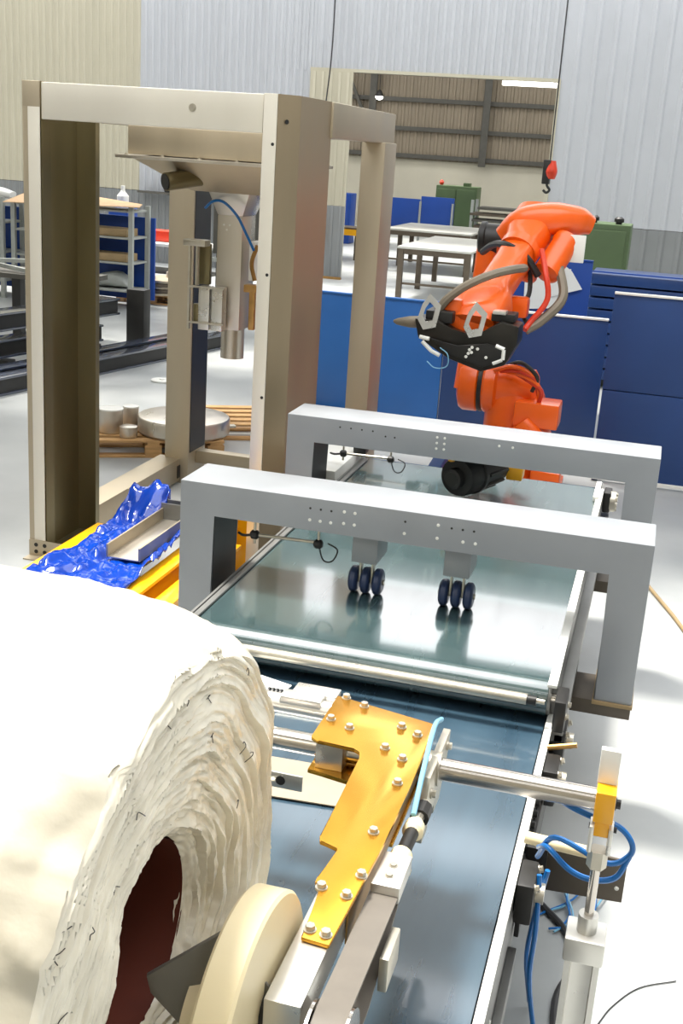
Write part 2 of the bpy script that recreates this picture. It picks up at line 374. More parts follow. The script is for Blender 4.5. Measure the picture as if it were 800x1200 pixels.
MB().lathe([(0, 0.05), (0.08, 0.08), (0.15, 0.03)], (-6.9, 36.2, 1.75), (0, 0, 1), 12).build('beacon', 'red', t)
MB().box(-6.2, -6.0, 36, 36.3, 1.75, 1.85, 0.01).build('lifting_lug', 'green', t)
t = thing('steel_frame_rack', (-5.0, 34.5, 0), 'dark rack stacked with steel frames in the far hall right of the green cabinet', 'rack')
for k in range(6):
    z = 0.35+0.17*k; xo = 0.07*((k*3) % 4); MB().box(-5.6+xo, -4.05+xo*0.5, 34, 34.9, z, z+0.07).build('steel_frame', 'girt' if k % 2 else 'tablel', t)
for xx in (-5.55, -4.1):
    for yy in (34.05, 34.85): MB().box(xx-0.04, xx+0.04, yy-0.04, yy+0.04, 0, 1.45).build('post', 'rack', t)
t = thing('parts_trolley', (-4.6, 27.2, 0), 'low steel trolley holding parts behind the long table', 'trolley')
MB().box(-4.2, -2.9, 26.9, 27.7, 0.4, 0.46, 0.01).build('deck', 'tablel', t); MB().box(-4.0, -3.2, 27, 27.5, 0.46, 0.72, 0.03).build('machine_part', 'stain', t)
for xx in (-4.1, -3.0):
    for yy in (27, 27.6): MB().box(xx-0.03, xx+0.03, yy-0.03, yy+0.03, 0, 0.4).build('leg', 'tablel', t)
t = thing('low_bench', (-8.2, 28.5, 0), 'low bench with a yellow edge glimpsed between the door leaf and frame post', 'bench')
MB().box(-8.9, -7.3, 28.2, 29, 0.72, 0.78).build('top', 'tablel', t); MB().box(-8.9, -7.3, 28.14, 28.2, 0.6, 0.74).build('edge_rail', 'yellow', t)
for xx in (-8.8, -7.4): MB().box(xx-0.04, xx+0.04, 28.3, 28.38, 0, 0.72).build('leg', 'tablel', t)
t = thing('pendant_control', (-6.95, YW-0.2, 1.0), 'yellow push-button pendant hanging on a cord at the door leaf', 'controller')
MB().sweep([(-6.95, YW-0.2, 0.78), (-6.95, YW-0.2, 0.95), (-6.95, YW-0.2, 1.12)], [(0.05, 0.05), (0.07, 0.06), (0.05, 0.05)], up=(0, 1, 0)).build('case', 'yellow', t)
MB().tube([(-6.95, YW-0.2, 1.1), (-6.9, YW-0.2, 2.2), (-6.98, YW-0.2, 3.2), (-6.9, YW-0.2, 4.6), (-6.92, YW-0.2, 7.5)], 0.014, 6).build('cord', 'cable', t)

# ------------------------------------------------------------------ wall side: racks, cabinets
def shelf_rack(x0, x1, y0, y1, zs, label):
    t = thing('shelf_rack', ((x0+x1)/2, (y0+y1)/2, 0), label, 'shelf')
    up = mesh_only(MB().box(-0.035, 0.035, -0.03, 0.03, 0, zs[-1]+0.06), 'rack')
    for xx in (x0, x1):
        for yy in (y0, y1): inst('upright', up, (xx, yy, 0), t)
    sh = mesh_only(MB().box(0, x1-x0, 0, y1-y0, -0.03, 0.0, 0.004), 'rack')
    for z in zs: inst('shelf', sh, (x0, y0, z), t)
    MB().box(x0+0.03, x1+0.1, y1+0.04, y1+0.08, 0.1, zs[-1]-0.12).build('back_panel', 'bluer', t)
    return t
shelf_rack(-9.9, -7.9, 16.7, 17.3, [0.3, 0.72, 1.1, 1.5], 'blue-backed shelf rack with a cardboard sheet on top, behind the stainless frame')
shelf_rack(-12.6, -10.1, 16.7, 17.3, [0.28, 0.72, 1.18, 1.5], 'blue-backed shelf rack at the left edge, holding a white bag on top')
tag(MB().hexa([(-9.9, 16.4, 1.5), (-9.9, 16.4, 1.51), (-9.9, 17.5, 1.7), (-9.9, 17.5, 1.71), (-7.7, 16.55, 1.57), (-7.7, 16.55, 1.58), (-8.0, 17.3, 1.57), (-8.0, 17.3, 1.58)]).build('cardboard_sheet', 'card'), 'tan cardboard sheet lying on top of the shelf rack', 'cardboard')
for z, lb in ((0.72, 'long brown board pack on the lower middle shelf of the cardboard-topped rack'), (1.1, 'long brown board pack on the upper middle shelf of the cardboard-topped rack')):
    tag(MB().box(-9.7, -8.0, 16.75, 17.15, z+0.005, z+0.12, 0.01).build('board_pack', 'tancable'), lb, 'boards')
tag(MB().sweep([(-8.75, 17, 0.33), (-8.5, 17, 0.41), (-8.25, 17, 0.43), (-8.05, 17, 0.33)], [(0.15, 0.02), (0.2, 0.1), (0.18, 0.12), (0.1, 0.02)]).build('plastic_bag', 'rack'), 'grey plastic bundle on the lowest shelf of the cardboard-topped rack', 'bag')
tag(MB().sweep([(-11.2, 17, 1.58), (-10.8, 17, 1.61), (-10.4, 17, 1.62), (-10.08, 17, 1.58)], [(0.1, 0.05), (0.22, 0.08), (0.22, 0.07), (0.1, 0.05)]).build('plastic_bag', 'paper'), 'white plastic bundle on top of the left edge rack', 'bag')
tag(MB().box(-10.7, -10.4, 16.8, 17.1, 0.73, 0.86, 0.01).build('small_box', 'dark'), 'small dark box on the middle shelf of the left edge rack', 'box')
t = thing('spray_bottle', (-9.1, 18.9, 1.4), 'white bottle standing on the blue pedestal behind the cardboard-topped rack', 'bottle')
MB().lathe([(0, 0.09), (0.02, 0.1), (0.2, 0.1), (0.26, 0.05), (0.3, 0.03)], (-9.1, 18.9, 1.4), (0, 0, 1), 16).build('body', 'white', t)
MB().cyl((-9.1, 18.9, 1.7), (-9.1, 18.9, 1.77), 0.035, n=12).build('cap', 'white', t)
tag(MB().box(-9.27, -8.92, 18.7, 19.1, 0, 1.398, 0.01).build('blue_pedestal', 'bluer'), 'blue pedestal behind the cardboard-topped rack carrying the white bottle', 'pedestal')
t = thing('ear_defenders', (-10.2, YW-0.15, 1.5), 'black ear defenders hanging on the wall above the grey dado', 'ear defenders')
MB().tube(arc and [(-10.35, YW-0.12, 1.6), (-10.33, YW-0.12, 1.74), (-10.2, YW-0.12, 1.82), (-10.07, YW-0.12, 1.74), (-10.05, YW-0.12, 1.6)], 0.025, 8).build('headband', 'dark', t)
for xx in (-10.35, -10.05): MB().sweep([(xx, YW-0.2, 1.55), (xx, YW-0.12, 1.55), (xx, YW-0.06, 1.55)], [(0.07, 0.09), (0.09, 0.12), (0.07, 0.09)], e=2.2, n=14).build('ear_cup', 'dark', t)
t = thing('ledge', (-9.6, YW-0.1, 1.4), 'narrow dark ledge fixed along the wall dado behind the frame', 'shelf')
MB().box(-11, -7.6, YW-0.28, YW-0.04, 1.45, 1.49).build('board', 'girt', t)
t = thing('white_bench', (-8.0, 19.5, 0), 'white-topped bench with a red box, behind the blue rack end', 'bench')
MB().box(-9.3, -7.6, 19.2, 20.1, 0.78, 0.83, 0.01).build('top', 'white', t)
for xx in (-9.2, -7.7): MB().box(xx-0.04, xx+0.04, 19.25, 19.33, 0, 0.78).build('leg', 'girt', t)
MB().box(-9.2, -7.7, 19.3, 20, 0.3, 0.34).build('lower_shelf', 'girt', t)
tag(MB().box(-9.0, -8.4, 19.5, 19.9, 0.835, 1.02, 0.02).build('red_box', 'red'), 'small red box on the white-topped bench', 'box')
t = thing('dark_workbench', (-12, 14.6, 0), 'dark metal workbench at the left edge in front of the racks', 'workbench')
MB().box(-9.6, -7.0, 13.3, 14.1, 0.78, 0.84).build('top', 'girt', t)
MB().bar((-9.6, 13.4, 0.9), (-7.9, 13.6, 0.98), 0.05, 0.05).build('angle_bar', 'rack', t)
MB().bar((-9.6, 13.8, 1.02), (-7.7, 13.4, 0.87), 0.05, 0.05).build('angle_bar', 'rack', t)
for xx in (-9.5, -7.9, -7.1): MB().box(xx-0.06, xx+0.06, 13.35, 13.47, 0, 0.78).build('leg', 'dark', t)
# green cabinet by the right wall
t = thing('green_machine', (-1, 20.2, 0), 'dark green machine cabinet against the grey dado, behind the robot', 'machine')
MB().box(-2.45, -0.64, 20, 20.9, 0, 1.7, 0.02).build('body', 'green', t)
MB().box(-1.5, -0.7, 19.97, 20, 0.1, 1.6, 0.008).build('door', 'green', t); MB().box(-2.4, -1.56, 19.97, 20, 0.1, 1.6, 0.008).build('door', 'green', t)
for xx in (-1.25, -0.85): MB().lathe([(0, 0.05), (0.04, 0.05), (0.05, 0.08), (0.1, 0.08), (0.13, 0.04)], (xx, 20.2, 1.69), (0, 0, 1), 12).build('knob', 'dark', t)

# long navy beams on the floor, left
def beam_along(name, a, b, wd, h, z0, label, mt='navy'):
    t = thing(name, (a[0], a[1], z0), label, 'beam', 'navy steel beams lying on the floor')
    a3, b3 = Vector((*a, z0)), Vector((*b, z0)); up = Vector((0, 0, 1))
    MB().bar(a3+up*(h-0.012), b3+up*(h-0.012), wd, 0.024, 0.003).build('top_flange', mt, t)
    MB().bar(a3+up*0.012, b3+up*0.012, wd, 0.024, 0.003).build('bottom_flange', mt, t)
    MB().bar(a3+up*(h/2), b3+up*(h/2), wd*0.75, h-0.05).build('web', 'dark', t)
    return t
D = Vector((0.76, 3.73)).normalized(); Nn = Vector((-D.y, D.x))
def off(p, n, l): q = Vector(p) + Nn*n + D*l; return (q.x, q.y)
P0 = (-6.28, 10.27)
beam_along('steel_beam', off(P0, 0.1, -1.6), off(P0, 0.1, 4.3), 0.2, 0.19, 0.0, 'navy steel beam on the floor, nearest the pallet')
beam_along('steel_beam', off(P0, 0.42, -1.6), off(P0, 0.42, 4.0), 0.2, 0.19, 0.0, 'navy steel beam on the floor, second from the pallet')
beam_along('steel_beam', off(P0, 0.95, -2.0), off(P0, 0.95, 3.0), 0.3, 0.2, 0.46, 'navy steel beam raised on blocks behind the floor beams')
beam_along('steel_beam', off(P0, 0.95, -2.0), off(P0, 0.95, 2.7), 0.26, 0.2, 0.16, 'dark beam under the raised navy beam')
for l, lb in ((-1.2, 'left dark block under the raised beams'), (0.9, 'middle dark block under the raised beams'), (2.4, 'right dark block under the raised beams')):
    q = off(P0, 0.95, l); tag(MB().box(q[0]-0.25, q[0]+0.25, q[1]-0.08, q[1]+0.08, 0, 0.16, 0.01).build('support_block', 'dark'), lb, 'block')
q = off(P0, 0.78, 3.35); t = thing('stanchion', (q[0], q[1], 0), 'short dark steel stanchion at the end of the raised beams', 'post')
MB().box(q[0]-0.12, q[0]+0.12, q[1]-0.1, q[1]+0.1, 0, 0.75, 0.01).build('post', 'dark', t); MB().box(q[0]-0.18, q[0]+0.18, q[1]-0.16, q[1]+0.16, 0, 0.02).build('foot_plate', 'dark', t)

# ------------------------------------------------------------------ pallets with tank lid, discs
def pallet(cx, cy, rz, label):
    t = thing('wooden_pallet', (cx, cy, 0), label, 'pallet', 'wooden pallets on the floor'); t.rotation_euler = (0, 0, rz)
    brd = mesh_only(MB().box(-0.6, 0.6, -0.05, 0.05, 0, 0.02, 0.002), 'wood'); blk = mesh_only(MB().box(-0.07, 0.07, -0.05, 0.05, 0, 0.09, 0.003), 'wood')
    str_ = mesh_only(MB().box(-0.05, 0.05, -0.4, 0.4, 0, 0.02), 'wood')
    o3 = Vector((cx, cy, 0))
    for k in range(5): inst('deck_board', brd, o3+Vector((0, -0.35+0.175*k, 0.13)), t)
    for xx in (-0.53, 0, 0.53):
        inst('stringer_board', str_, o3+Vector((xx, 0, 0.11)), t)
        for yy in (-0.35, 0, 0.35): inst('block', blk, o3+Vector((xx, yy, 0.02)), t)
    for yy in (-0.35, 0, 0.35): inst('base_board', brd, o3+Vector((0, yy, 0)), t)
    return t
pallet(-4.15, 9.2, math.radians(28), 'wooden pallet carrying the round steel lid and pots')
pallet(-3.42, 10.3, math.radians(28), 'bare wooden pallet beside the round steel lid')
pallet(-8.0, 17.0+1.0, math.radians(5), 'wooden pallet carrying stacked metal discs behind the frame')
t = thing('tank_lid', (-3.86, 9.25, 0.155), 'large round stainless tank lid lying on the pallet', 'lid')
MB().lathe([(0, 0.38), (0.02, 0.4), (0.13, 0.4), (0.145, 0.39), (0.16, 0.3), (0.165, 0.05)], (-3.86, 9.25, 0.155), (0, 0, 1), 48).build('shell', 'spout', t)
for a in (-1.2, 0.6, 2.4):
    c, s_ = math.cos(a), math.sin(a)
    MB().bar((-3.86+c*0.39, 9.25+s_*0.39, 0.2), (-3.86+c*0.46, 9.25+s_*0.46, 0.2), 0.07, 0.02, 0.004).build('lug', 'zinc', t)
def pot(cx, cy, r, h, z, label, rim=True):
    t = thing('steel_pot', (cx, cy, z), label, 'pot')
    MB().lathe([(0, r*0.96), (0.01, r), (h-0.012, r), (h, r*1.0), (h+0.004, r*0.9)], (cx, cy, z), (0, 0, 1), 28).build('body', 'spout', t)
    if rim: MB().lathe([(0, r*1.03), (0.012, r*1.03), (0.016, r*0.8)], (cx, cy, z+h-0.006), (0, 0, 1), 28).build('lid', 'white', t)
pot(-4.41, 8.95, 0.105, 0.2, 0.155, 'tall steel pot with white lid at the left end of the pallet')
pot(-4.2, 8.86, 0.075, 0.09, 0.155, 'low steel pot on the pallet in front of the round lid', False)
pot(-4.36, 9.24, 0.07, 0.17, 0.155, 'small steel canister with pale lid between the tall pot and round lid')
t = thing('white_disc', (-5.24, 11.9, 0), 'small white disc lying on the bare floor behind the pallet', 'disc')
MB().lathe([(0, 0.12), (0.015, 0.125), (0.02, 0.118)], (-5.24, 11.9, 0.001), (0, 0, 1), 28).build('plate', 'white', t)
MB().lathe([(0, 0.03), (0.012, 0.03), (0.014, 0.02)], (-5.24, 11.9, 0.02), (0, 0, 1), 16).build('hub', 'white', t)
for k in range(5):
    z = 0.155+0.05*k; r = 0.5-0.03*(k % 3); cx = -7.97+0.05*((k*2) % 3)
    tag(MB().lathe([(0, r), (0.004, r+0.01), (0.04, r+0.01), (0.045, r-0.02)], (cx, 18.0, z), (0, 0, 1), 36).build('metal_disc', 'stain' if k % 2 == 0 else 'tablel'), 'steel disc of the pile on the pallet behind the frame, ' + ['bottom one', 'second from the bottom', 'middle one', 'second from the top', 'topmost one'][k], 'disc', 'steel discs stacked on a pallet')
for k, (dx, dy, r, h) in enumerate(((-0.2, -0.1, 0.05, 0.16), (0.1, 0.1, 0.07, 0.12), (0.25, -0.15, 0.045, 0.2), (-0.05, -0.3, 0.06, 0.05))):
    tag(MB().lathe([(0, r), (0.01, r*1.02), (h*0.7, r), (h*0.72, r*0.6), (h, r*0.6)], (-7.95+dx, 18+dy, 0.407), (0, 0, 1), 14).build('turned_part', 'spout'), ['tall turned steel part on the left of the disc pile', 'stout turned steel part at the back of the disc pile', 'slender turned steel part on the right of the disc pile', 'flat turned steel part at the front of the disc pile'][k], 'part')

# ------------------------------------------------------------------ blue fence panels round the robot
def blue_panel(x0, x1, y, z0, z1, label, m, seam=None, cap='white'):
    t = thing('fence_panel', ((x0+x1)/2, y, 0), label, 'panel', 'blue sheet-metal fence panels')
    if seam:
        MB().box(x0, x1, y-0.015, y+0.015, z0, seam-0.004, 0.003).build('sheet', m, t); MB().box(x0, x1, y-0.015, y+0.015, seam+0.004, z1, 0.003).build('sheet', m, t); MB().box(x0, x1, y+0.016, y+0.03, seam-0.03, seam+0.03).build('seam_strip', m, t)
    else: MB().box(x0, x1, y-0.015, y+0.015, z0, z1, 0.003).build('sheet', m, t)
    MB().box(x0, x1, y-0.03, y+0.03, z1, z1+0.018, 0.003).build('top_cap', cap, t)
    for xx in (x0+0.03, x1-0.03): MB().box(xx-0.025, xx+0.025, y+0.015, y+0.065, 0, z1).build('post', 'blued', t)
    MB().box(x0, x1, y-0.03, y+0.03, z0-0.03, z0, 0.003).build('bottom_rail', 'white', t)  # white paints in the light caught by the skirt edge
    return t
blue_panel(-3.7, -1.95, 11.0, 0.05, 1.26, 'mid blue fence panel behind the stainless frame post, left of the robot', 'blue', cap='blue')
blue_panel(-1.94, -0.44, 11.0, 0.05, 1.25, 'blue fence panel with purple sheen directly behind the robot', 'blued')
blue_panel(-0.38, 1.5, 10.0, 0.05, 1.6, 'dark blue fence panel at the right edge, taller and nearer', 'blued', seam=0.8)
blue_panel(-1.95, -0.76, 13.0, 0.05, 1.61, 'blue board with white papers behind the robot elbow', 'bluer', cap='bluer')
t = thing('drawing_sheet', (-1.2, 12.95, 1.1), 'white drawing sheet on the blue board behind the robot', 'paper')
MB().hexa([(-1.45, 12.96, 1.05), (-1.45, 12.965, 1.05), (-1.47, 12.96, 1.5), (-1.47, 12.965, 1.5), (-1.03, 12.96, 1.1), (-1.03, 12.965, 1.1), (-0.98, 12.96, 1.52), (-0.98, 12.965, 1.52)]).build('sheet', 'paper', t)
t = thing('drawing_sheet', (-1.0, 12.9, 1.2), 'smaller tilted white sheet overlapping the drawing on the blue board', 'paper')
MB().hexa([(-1.2, 12.945, 1.2), (-1.2, 12.95, 1.2), (-1.15, 12.945, 1.62), (-1.15, 12.95, 1.62), (-0.84, 12.94, 1.32), (-0.84, 12.945, 1.32), (-0.97, 12.94, 1.5), (-0.97, 12.945, 1.5)]).build('sheet', 'paper', t)
t = thing('ribbed_blue_stack', (0.3, 14.6, 0), 'dark blue ribbed sheet crate behind the tall right fence panel', 'crate')
for k in range(9): MB().box(-0.86, 1.8, 14.5+0.01*(k % 2), 15.4, 0.1+0.143*k, 0.1+0.143*k+0.125, 0.02).build('ribbed_sheet', 'blued', t)
MB().box(-0.86, 1.8, 14.48, 14.52, 1.385, 1.4).build('top_edge', 'bluer', t)
for xx in (-0.7, 1.6): MB().box(xx-0.1, xx+0.1, 14.6, 15.3, 0, 0.1).build('runner', 'dark', t)

# ------------------------------------------------------------------ stainless gantry frame
g = thing('stainless_frame', (-2.85, 7.4, 0), 'tall stainless steel gantry frame of four folded posts and top beams', 'frame')
FX0, FX1, FY0, FY1, FZ = -3.66, -2.03, 6.3, 8.62, 2.86
def folded(name, pts, z0, z1, m, th=0.006):     # a sheet folded along plan points
    mb = MB(); bm = mb.bm; L = []
    n = len(pts); P = [Vector(p) for p in pts]; off_ = []
    for i in range(n):
        d = (P[min(i+1, n-1)]-P[max(i-1, 0)]).normalized(); off_.append(P[i]+Vector((-d.y, d.x))*th)
    for z in (z0, z1):
        L.append([bm.verts.new((p.x, p.y, z)) for p in P]); L.append([bm.verts.new((p.x, p.y, z)) for p in off_])
    a, ai, b, bi = L
    for i in range(n-1):
        bm.faces.new((a[i], a[i+1], b[i+1], b[i])); bm.faces.new((ai[i], bi[i], bi[i+1], ai[i+1]))
        bm.faces.new((b[i], b[i+1], bi[i+1], bi[i])); bm.faces.new((a[i], ai[i], ai[i+1], a[i+1]))
    bm.faces.new((a[0], b[0], bi[0], ai[0])); bm.faces.new((a[-1], ai[-1], bi[-1], b[-1]))
    return mb.build(name, m, g, smooth=10)
# front right: front lip, chamfer, web along Y, back lip
folded('post', [(-2.2, 6.42), (-2.2, 6.3), (-2.125, 6.3), (-2.035, 6.42), (-2.03, 7.02), (-2.12, 7.1)], 0, FZ, 'post')
folded('post', [(-3.548, 6.4), (-3.548, 6.302), (-3.6, 6.31), (-3.602, 6.83), (-3.455, 6.835), (-3.455, 6.78)][::-1], 0, FZ, 'stain_in', th=-0.006)
MB().box(-3.66, -3.606, 6.312, 6.84, 0, FZ, 0.004).build('outer_skin', 'post', g)
MB().box(-3.6, -3.42, 6.31, 6.83, 0, 0.03).build('base_plate', 'stain_in', g)
MB().box(-3.625, -3.55, 6.288, 6.296, 0.1, FZ-0.14, 0.002).build('front_flange', 'bright', g)
MB().box(-3.66, -3.625, 6.292, 6.31, 0.1, FZ).build('edge_strip', 'stain', g)
MB().box(-2.205, -2.128, 6.288, 6.297, 0.05, FZ, 0.002).build('front_flange', 'bright', g)
for x0, x1 in ((-3.6, -3.4), (-2.16, -1.99)): MB().box(x0, x1, 8.25, 8.6, 0, 2.66, 0.008).build('post', 'stain', g)
MB().box(-3.402, -3.396, 8.27, 8.58, 0.25, 2.3).build('side_shade', 'dark', g)  # dark sheet painting in the shaded right side of the back-left post
MB().box(-3.545, -2.21, 6.3, 6.48, 2.655, FZ-0.004, 0.006).build('beam', 'bright', g)
MB().box(-3.66, -3.55, 6.29, 6.5, 2.72, FZ, 0.004).build('corner_gusset', 'stain', g)
MB().box(-3.56, -2.03, 8.4, 8.6, 2.66, FZ, 0.006).build('beam', 'stain', g)
MB().box(-2.14, -2.015, 7.0, 8.62, 2.655, FZ, 0.008).build('beam', 'stain', g)
MB().box(-3.66, -3.54, 7.0, 8.62, 2.66, FZ, 0.008).build('beam', 'stain', g)
MB().box(-3.66, -3.47, 6.85, 8.3, 0.02, 0.2, 0.006).build('base_rail', 'stain', g)
MB().box(-3.4, -2.1, 8.4, 8.5, 0.14, 0.24, 0.004).build('base_rail', 'stain', g)
MB().box(-3.5, -3.465, 8.2, 8.42, 0.05, 0.15).build('rail_socket', 'dark', g)
fp = MB().box(-3.66, -3.4, 6.28, 6.29, 0, 0.11, 0.002).box(-3.66, -3.4, 6.2, 6.29, 0, 0.008).build('base_bracket', 'stain', g)
for dx in (0.03, 0.09): 
    for z in (0.035, 0.08): inst('bolt_hole', HOLE, (-3.64+dx, 6.279, z), g, (0, -1, 0), scale=(2.2, 2.2, 2))
for z in (0.5, 1.2, 1.9, 2.6): inst('bolt_hole', HOLE, (-2.145, 6.287, z), g, (0, -1, 0), scale=(1.5, 1.5, 2))
inst('bolt', BOLT, (-2.62, 6.298, 2.765), g, (0, -1, 0), scale=(1.6, 1.6, 0.5)); inst('bolt_hole', HOLE, (-2.085, 6.34, 2.72), g, (0.8, -0.6, 0), scale=(2, 2, 2))

# hopper and filling spout hung in the frame
h = thing('filling_head', (-2.85, 7.3, 1.2), 'stainless hopper with square spout and pipe hanging inside the tall frame', 'hopper')
MB().box(-3.27, -2.3, 6.85, 7.9, 2.49, 2.66, 0.01).build('hopper_box', 'stain', h)
MB().box(-3.33, -2.27, 6.8, 7.95, 2.465, 2.485, 0.003).build('flange', 'spout', h)
for k in range(5): inst('bolt', BOLT, (-3.27+0.24*k, 6.83, 2.485), h, (0, 0, 1))
def frust(a, b): return [(a[0], a[2], a[4]), (b[0], b[2], b[4]), (a[0], a[3], a[4]), (b[0], b[3], b[4]), (a[1], a[2], a[4]), (b[1], b[2], b[4]), (a[1], a[3], a[4]), (b[1], b[3], b[4])]
MB().hexa(frust((-2.95, -2.45, 7.1, 7.6, 2.29), (-3.25, -2.33, 6.88, 7.87, 2.465)), 0.01).build('hopper_cone', 'stain', h)
MB().rings([(-2.78, 7.2, 2.4), (-3.02, 6.86, 2.34)], [0.055, 0.055], 20).build('inlet_pipe', 'stain_in', h)
MB().cyl((-3.005, 6.882, 2.343), (-3.023, 6.857, 2.339), 0.048, n=20).build('pipe_bore', 'dark', h)
MB().hexa(frust((-2.805, -2.635, 7.2, 7.45, 2.15), (-2.86, -2.58, 7.16, 7.5, 2.3)), 0.004).build('spout_neck', 'spout', h)
MB().box(-2.805, -2.635, 7.2, 7.45, 1.42, 2.15, 0.006).build('spout_duct', 'spout', h)
MB().cyl((-2.72, 7.32, 1.45), (-2.72, 7.32, 1.22), 0.078, n=24).build('spout_pipe', 'spout', h)
for xx in (-2.845, -2.755): MB().box(xx-0.038, xx+0.038, 7.1, 7.18, 1.42, 1.7, 0.006).build('clamp_cylinder', 'alu', h)
for z in (1.46, 1.69): MB().box(-2.95, -2.7, 7.08, 7.1, z, z+0.012).build('clamp_bar', 'zinc', h)
MB().box(-2.955, -2.94, 7.09, 7.11, 1.42, 1.98).build('guide_bar', 'zinc', h)
MB().cyl((-2.915, 7.15, 1.7), (-2.915, 7.15, 1.95), 0.014, n=10).build('guide_rod', 'zinc', h)
MB().box(-2.99, -2.84, 7.08, 7.18, 1.95, 1.99, 0.006).build('clamp_head', 'zinc', h)
MB().box(-2.93, -2.85, 7.2, 7.24, 1.7, 1.96, 0.004).build('clamp_plate', 'stain_in', h)
MB().cyl((-2.9, 7.14, 1.46), (-2.9, 7.14, 1.58), 0.03, n=14).build('vibrator', 'stain_in', h)
MB().box(-2.585, -2.545, 7.2, 7.32, 1.75, 2.0, 0.01).build('clamp_pad', 'white', h)
MB().tube([(-2.52, 7.18, 1.98), (-2.545, 7.15, 1.87), (-2.52, 7.15, 1.76)], 0.014).build('clamp_arm', 'brass', h)
MB().box(-2.56, -2.52, 7.16, 7.24, 1.44, 1.7, 0.008).build('clamp_bracket', 'brass', h)
MB().box(-2.6, -2.51, 7.16, 7.24, 1.68, 1.73, 0.01).build('clamp_joint', 'brass', h)
MB().tube([(-2.86, 7.12, 2.19), (-2.8, 7.1, 2.235), (-2.72, 7.08, 2.235), (-2.63, 7.08, 2.16), (-2.57, 7.1, 2.05), (-2.53, 7.14, 1.95)], 0.009).build('air_hose', 'hose', h)
for a in ((-2.76, 2.09), (-2.72, 2.09), (-2.74, 2.06)): inst('screw', BOLTS, (a[0], 7.199, a[1]), h, (0, -1, 0))
# small bits seen behind the spout
t = thing('tool_board', (-4.9, 16, 0), 'dark tool cupboard with red cap and jars, seen behind the filling spout', 'cupboard')
MB().box(-6.3, -4.9, 16, 16.5, 1.05, 1.75, 0.02).build('cupboard', 'girt', t); MB().box(-6.3, -4.9, 15.9, 16.5, 0.95, 1.0).build('shelf', 'rack', t)
for xx in (-6.2, -5.0): MB().box(xx-0.04, xx+0.04, 16, 16.1, 0, 1.05).build('leg', 'girt', t)
for xx, m_ in ((-5.85, 'white'), (-5.6, 'red'), (-5.45, 'hose')): MB().lathe([(0, 0.05), (0.12, 0.05), (0.16, 0.02)], (xx, 15.95, 1.0), (0, 0, 1), 12).build('jar', m_, t)

# ------------------------------------------------------------------ yellow channel with steel tray and blue plastic
def channel(name, x0, x1, y0, y1, z0, z1, label):
    t = thing(name, ((x0+x1)/2, (y0+y1)/2, z0), label, 'beam')
    MB().box(x0, x1, y0, y1, z1-0.02, z1, 0.003).build('top_flange', 'yellow', t); MB().box(x0, x1, y0, y1, z0, z0+0.02, 0.003).build('bottom_flange', 'yellow', t)
    MB().box((x0+x1)/2-0.012, (x0+x1)/2+0.012, y0, y1, z0+0.02, z1-0.02).build('web', 'yellow', t)
    return t
channel('yellow_beam', -3.1, -2.98, 4.9, 6.12, 0.12, 0.35, 'yellow painted beam at the foot of the left frame post, under the blue plastic')
channel('yellow_beam', -2.47, -2.37, 4.7, 7.6, 0.14, 0.36, 'yellow painted beam right of the blue plastic, beside the near grey arch')
channel('yellow_beam', -2.33, -2.22, 4.7, 6.25, 0.1, 0.3, 'outer yellow painted beam nearest the conveyor')
t = thing('yellow_stand', (-2.3, 6.6, 0), 'yellow upright machine plate behind the near arch leg', 'stand')
MB().box(-2.372, -2.2, 6.55, 6.58, 0.02, 0.62, 0.004).build('upright_plate', 'yellow', t); MB().box(-2.372, -2.2, 6.56, 7.3, 0.0, 0.03).build('base', 'yellow', t)
for y0, lb in ((5.0, 'near timber bearer under the yellow beams'), (5.9, 'far timber bearer under the yellow beams')):
    tag(MB().box(-3.2, -2.2, y0, y0+0.1, 0, 0.1, 0.004).build('timber_bearer', 'wood'), lb, 'timber')
t = thing('steel_tray', (-2.63, 5.85, 0.38), 'open grey steel channel tray lying on the blue plastic', 'tray')
MB().box(-2.72, -2.53, 5.48, 6.24, 0.395, 0.401).build('floor_plate', 'spout', t)
MB().box(-2.725, -2.715, 5.48, 6.24, 0.395, 0.47).build('side', 'stain', t); MB().box(-2.535, -2.525, 5.48, 6.24, 0.395, 0.47).build('side', 'stain', t)
MB().box(-2.73, -2.52, 6.22, 6.228, 0.395, 0.5).build('end_plate', 'plate', t); MB().box(-2.78, -2.48, 6.3, 6.31, 0.36, 0.5).build('back_plate', 'plate', t)
inst('bolt_hole', BOLTS, (-2.55, 6.218, 0.46), t, (0, -1, 0), scale=(1.6, 1.6, 1))
mb = MB(); bm = mb.bm; nx, ny = 46, 70; V = {}
for i in range(nx):
    for j in range(ny):
        u, v = i/(nx-1), j/(ny-1)
        xx = -3.04+0.6*u + 0.05*noise.noise((u*4, v*4, 1)); yy = 4.75+1.6*v
        xx += 0.12*max(0, v-0.6)*(1-u)
        z = 0.365 + 0.06*abs(noise.noise((u*5.5, v*9, 3))) + 0.045*abs(noise.noise((u*9+v*4, v*16, 5))) + 0.012*noise.noise((u*30, v*45, 9))
        inside = -2.74 < xx < -2.51 and yy > 5.44
        if inside: z = min(z, 0.382)
        else: z += 0.05*math.exp(-((xx+2.8)/0.05)**2)*min(1, max(0, (yy-5.3)*3)) + 0.05*math.exp(-((xx+2.46)/0.04)**2)*min(1, max(0, (yy-5.3)*3))
        z += 0.17*max(0, v-0.86)/0.14*(1 if u < 0.45 else 0.2)
        if u < 0.06: z -= 0.04
        V[i, j] = bm.verts.new((xx, yy, z))
for i in range(nx-1):
    for j in range(ny-1): bm.faces.new((V[i, j], V[i+1, j], V[i+1, j+1], V[i, j+1]))
ps = mb.build('plastic_sheeting', 'plastic', smooth=60); sm = ps.modifiers.new('thickness', 'SOLIDIFY'); sm.thickness = 0.002
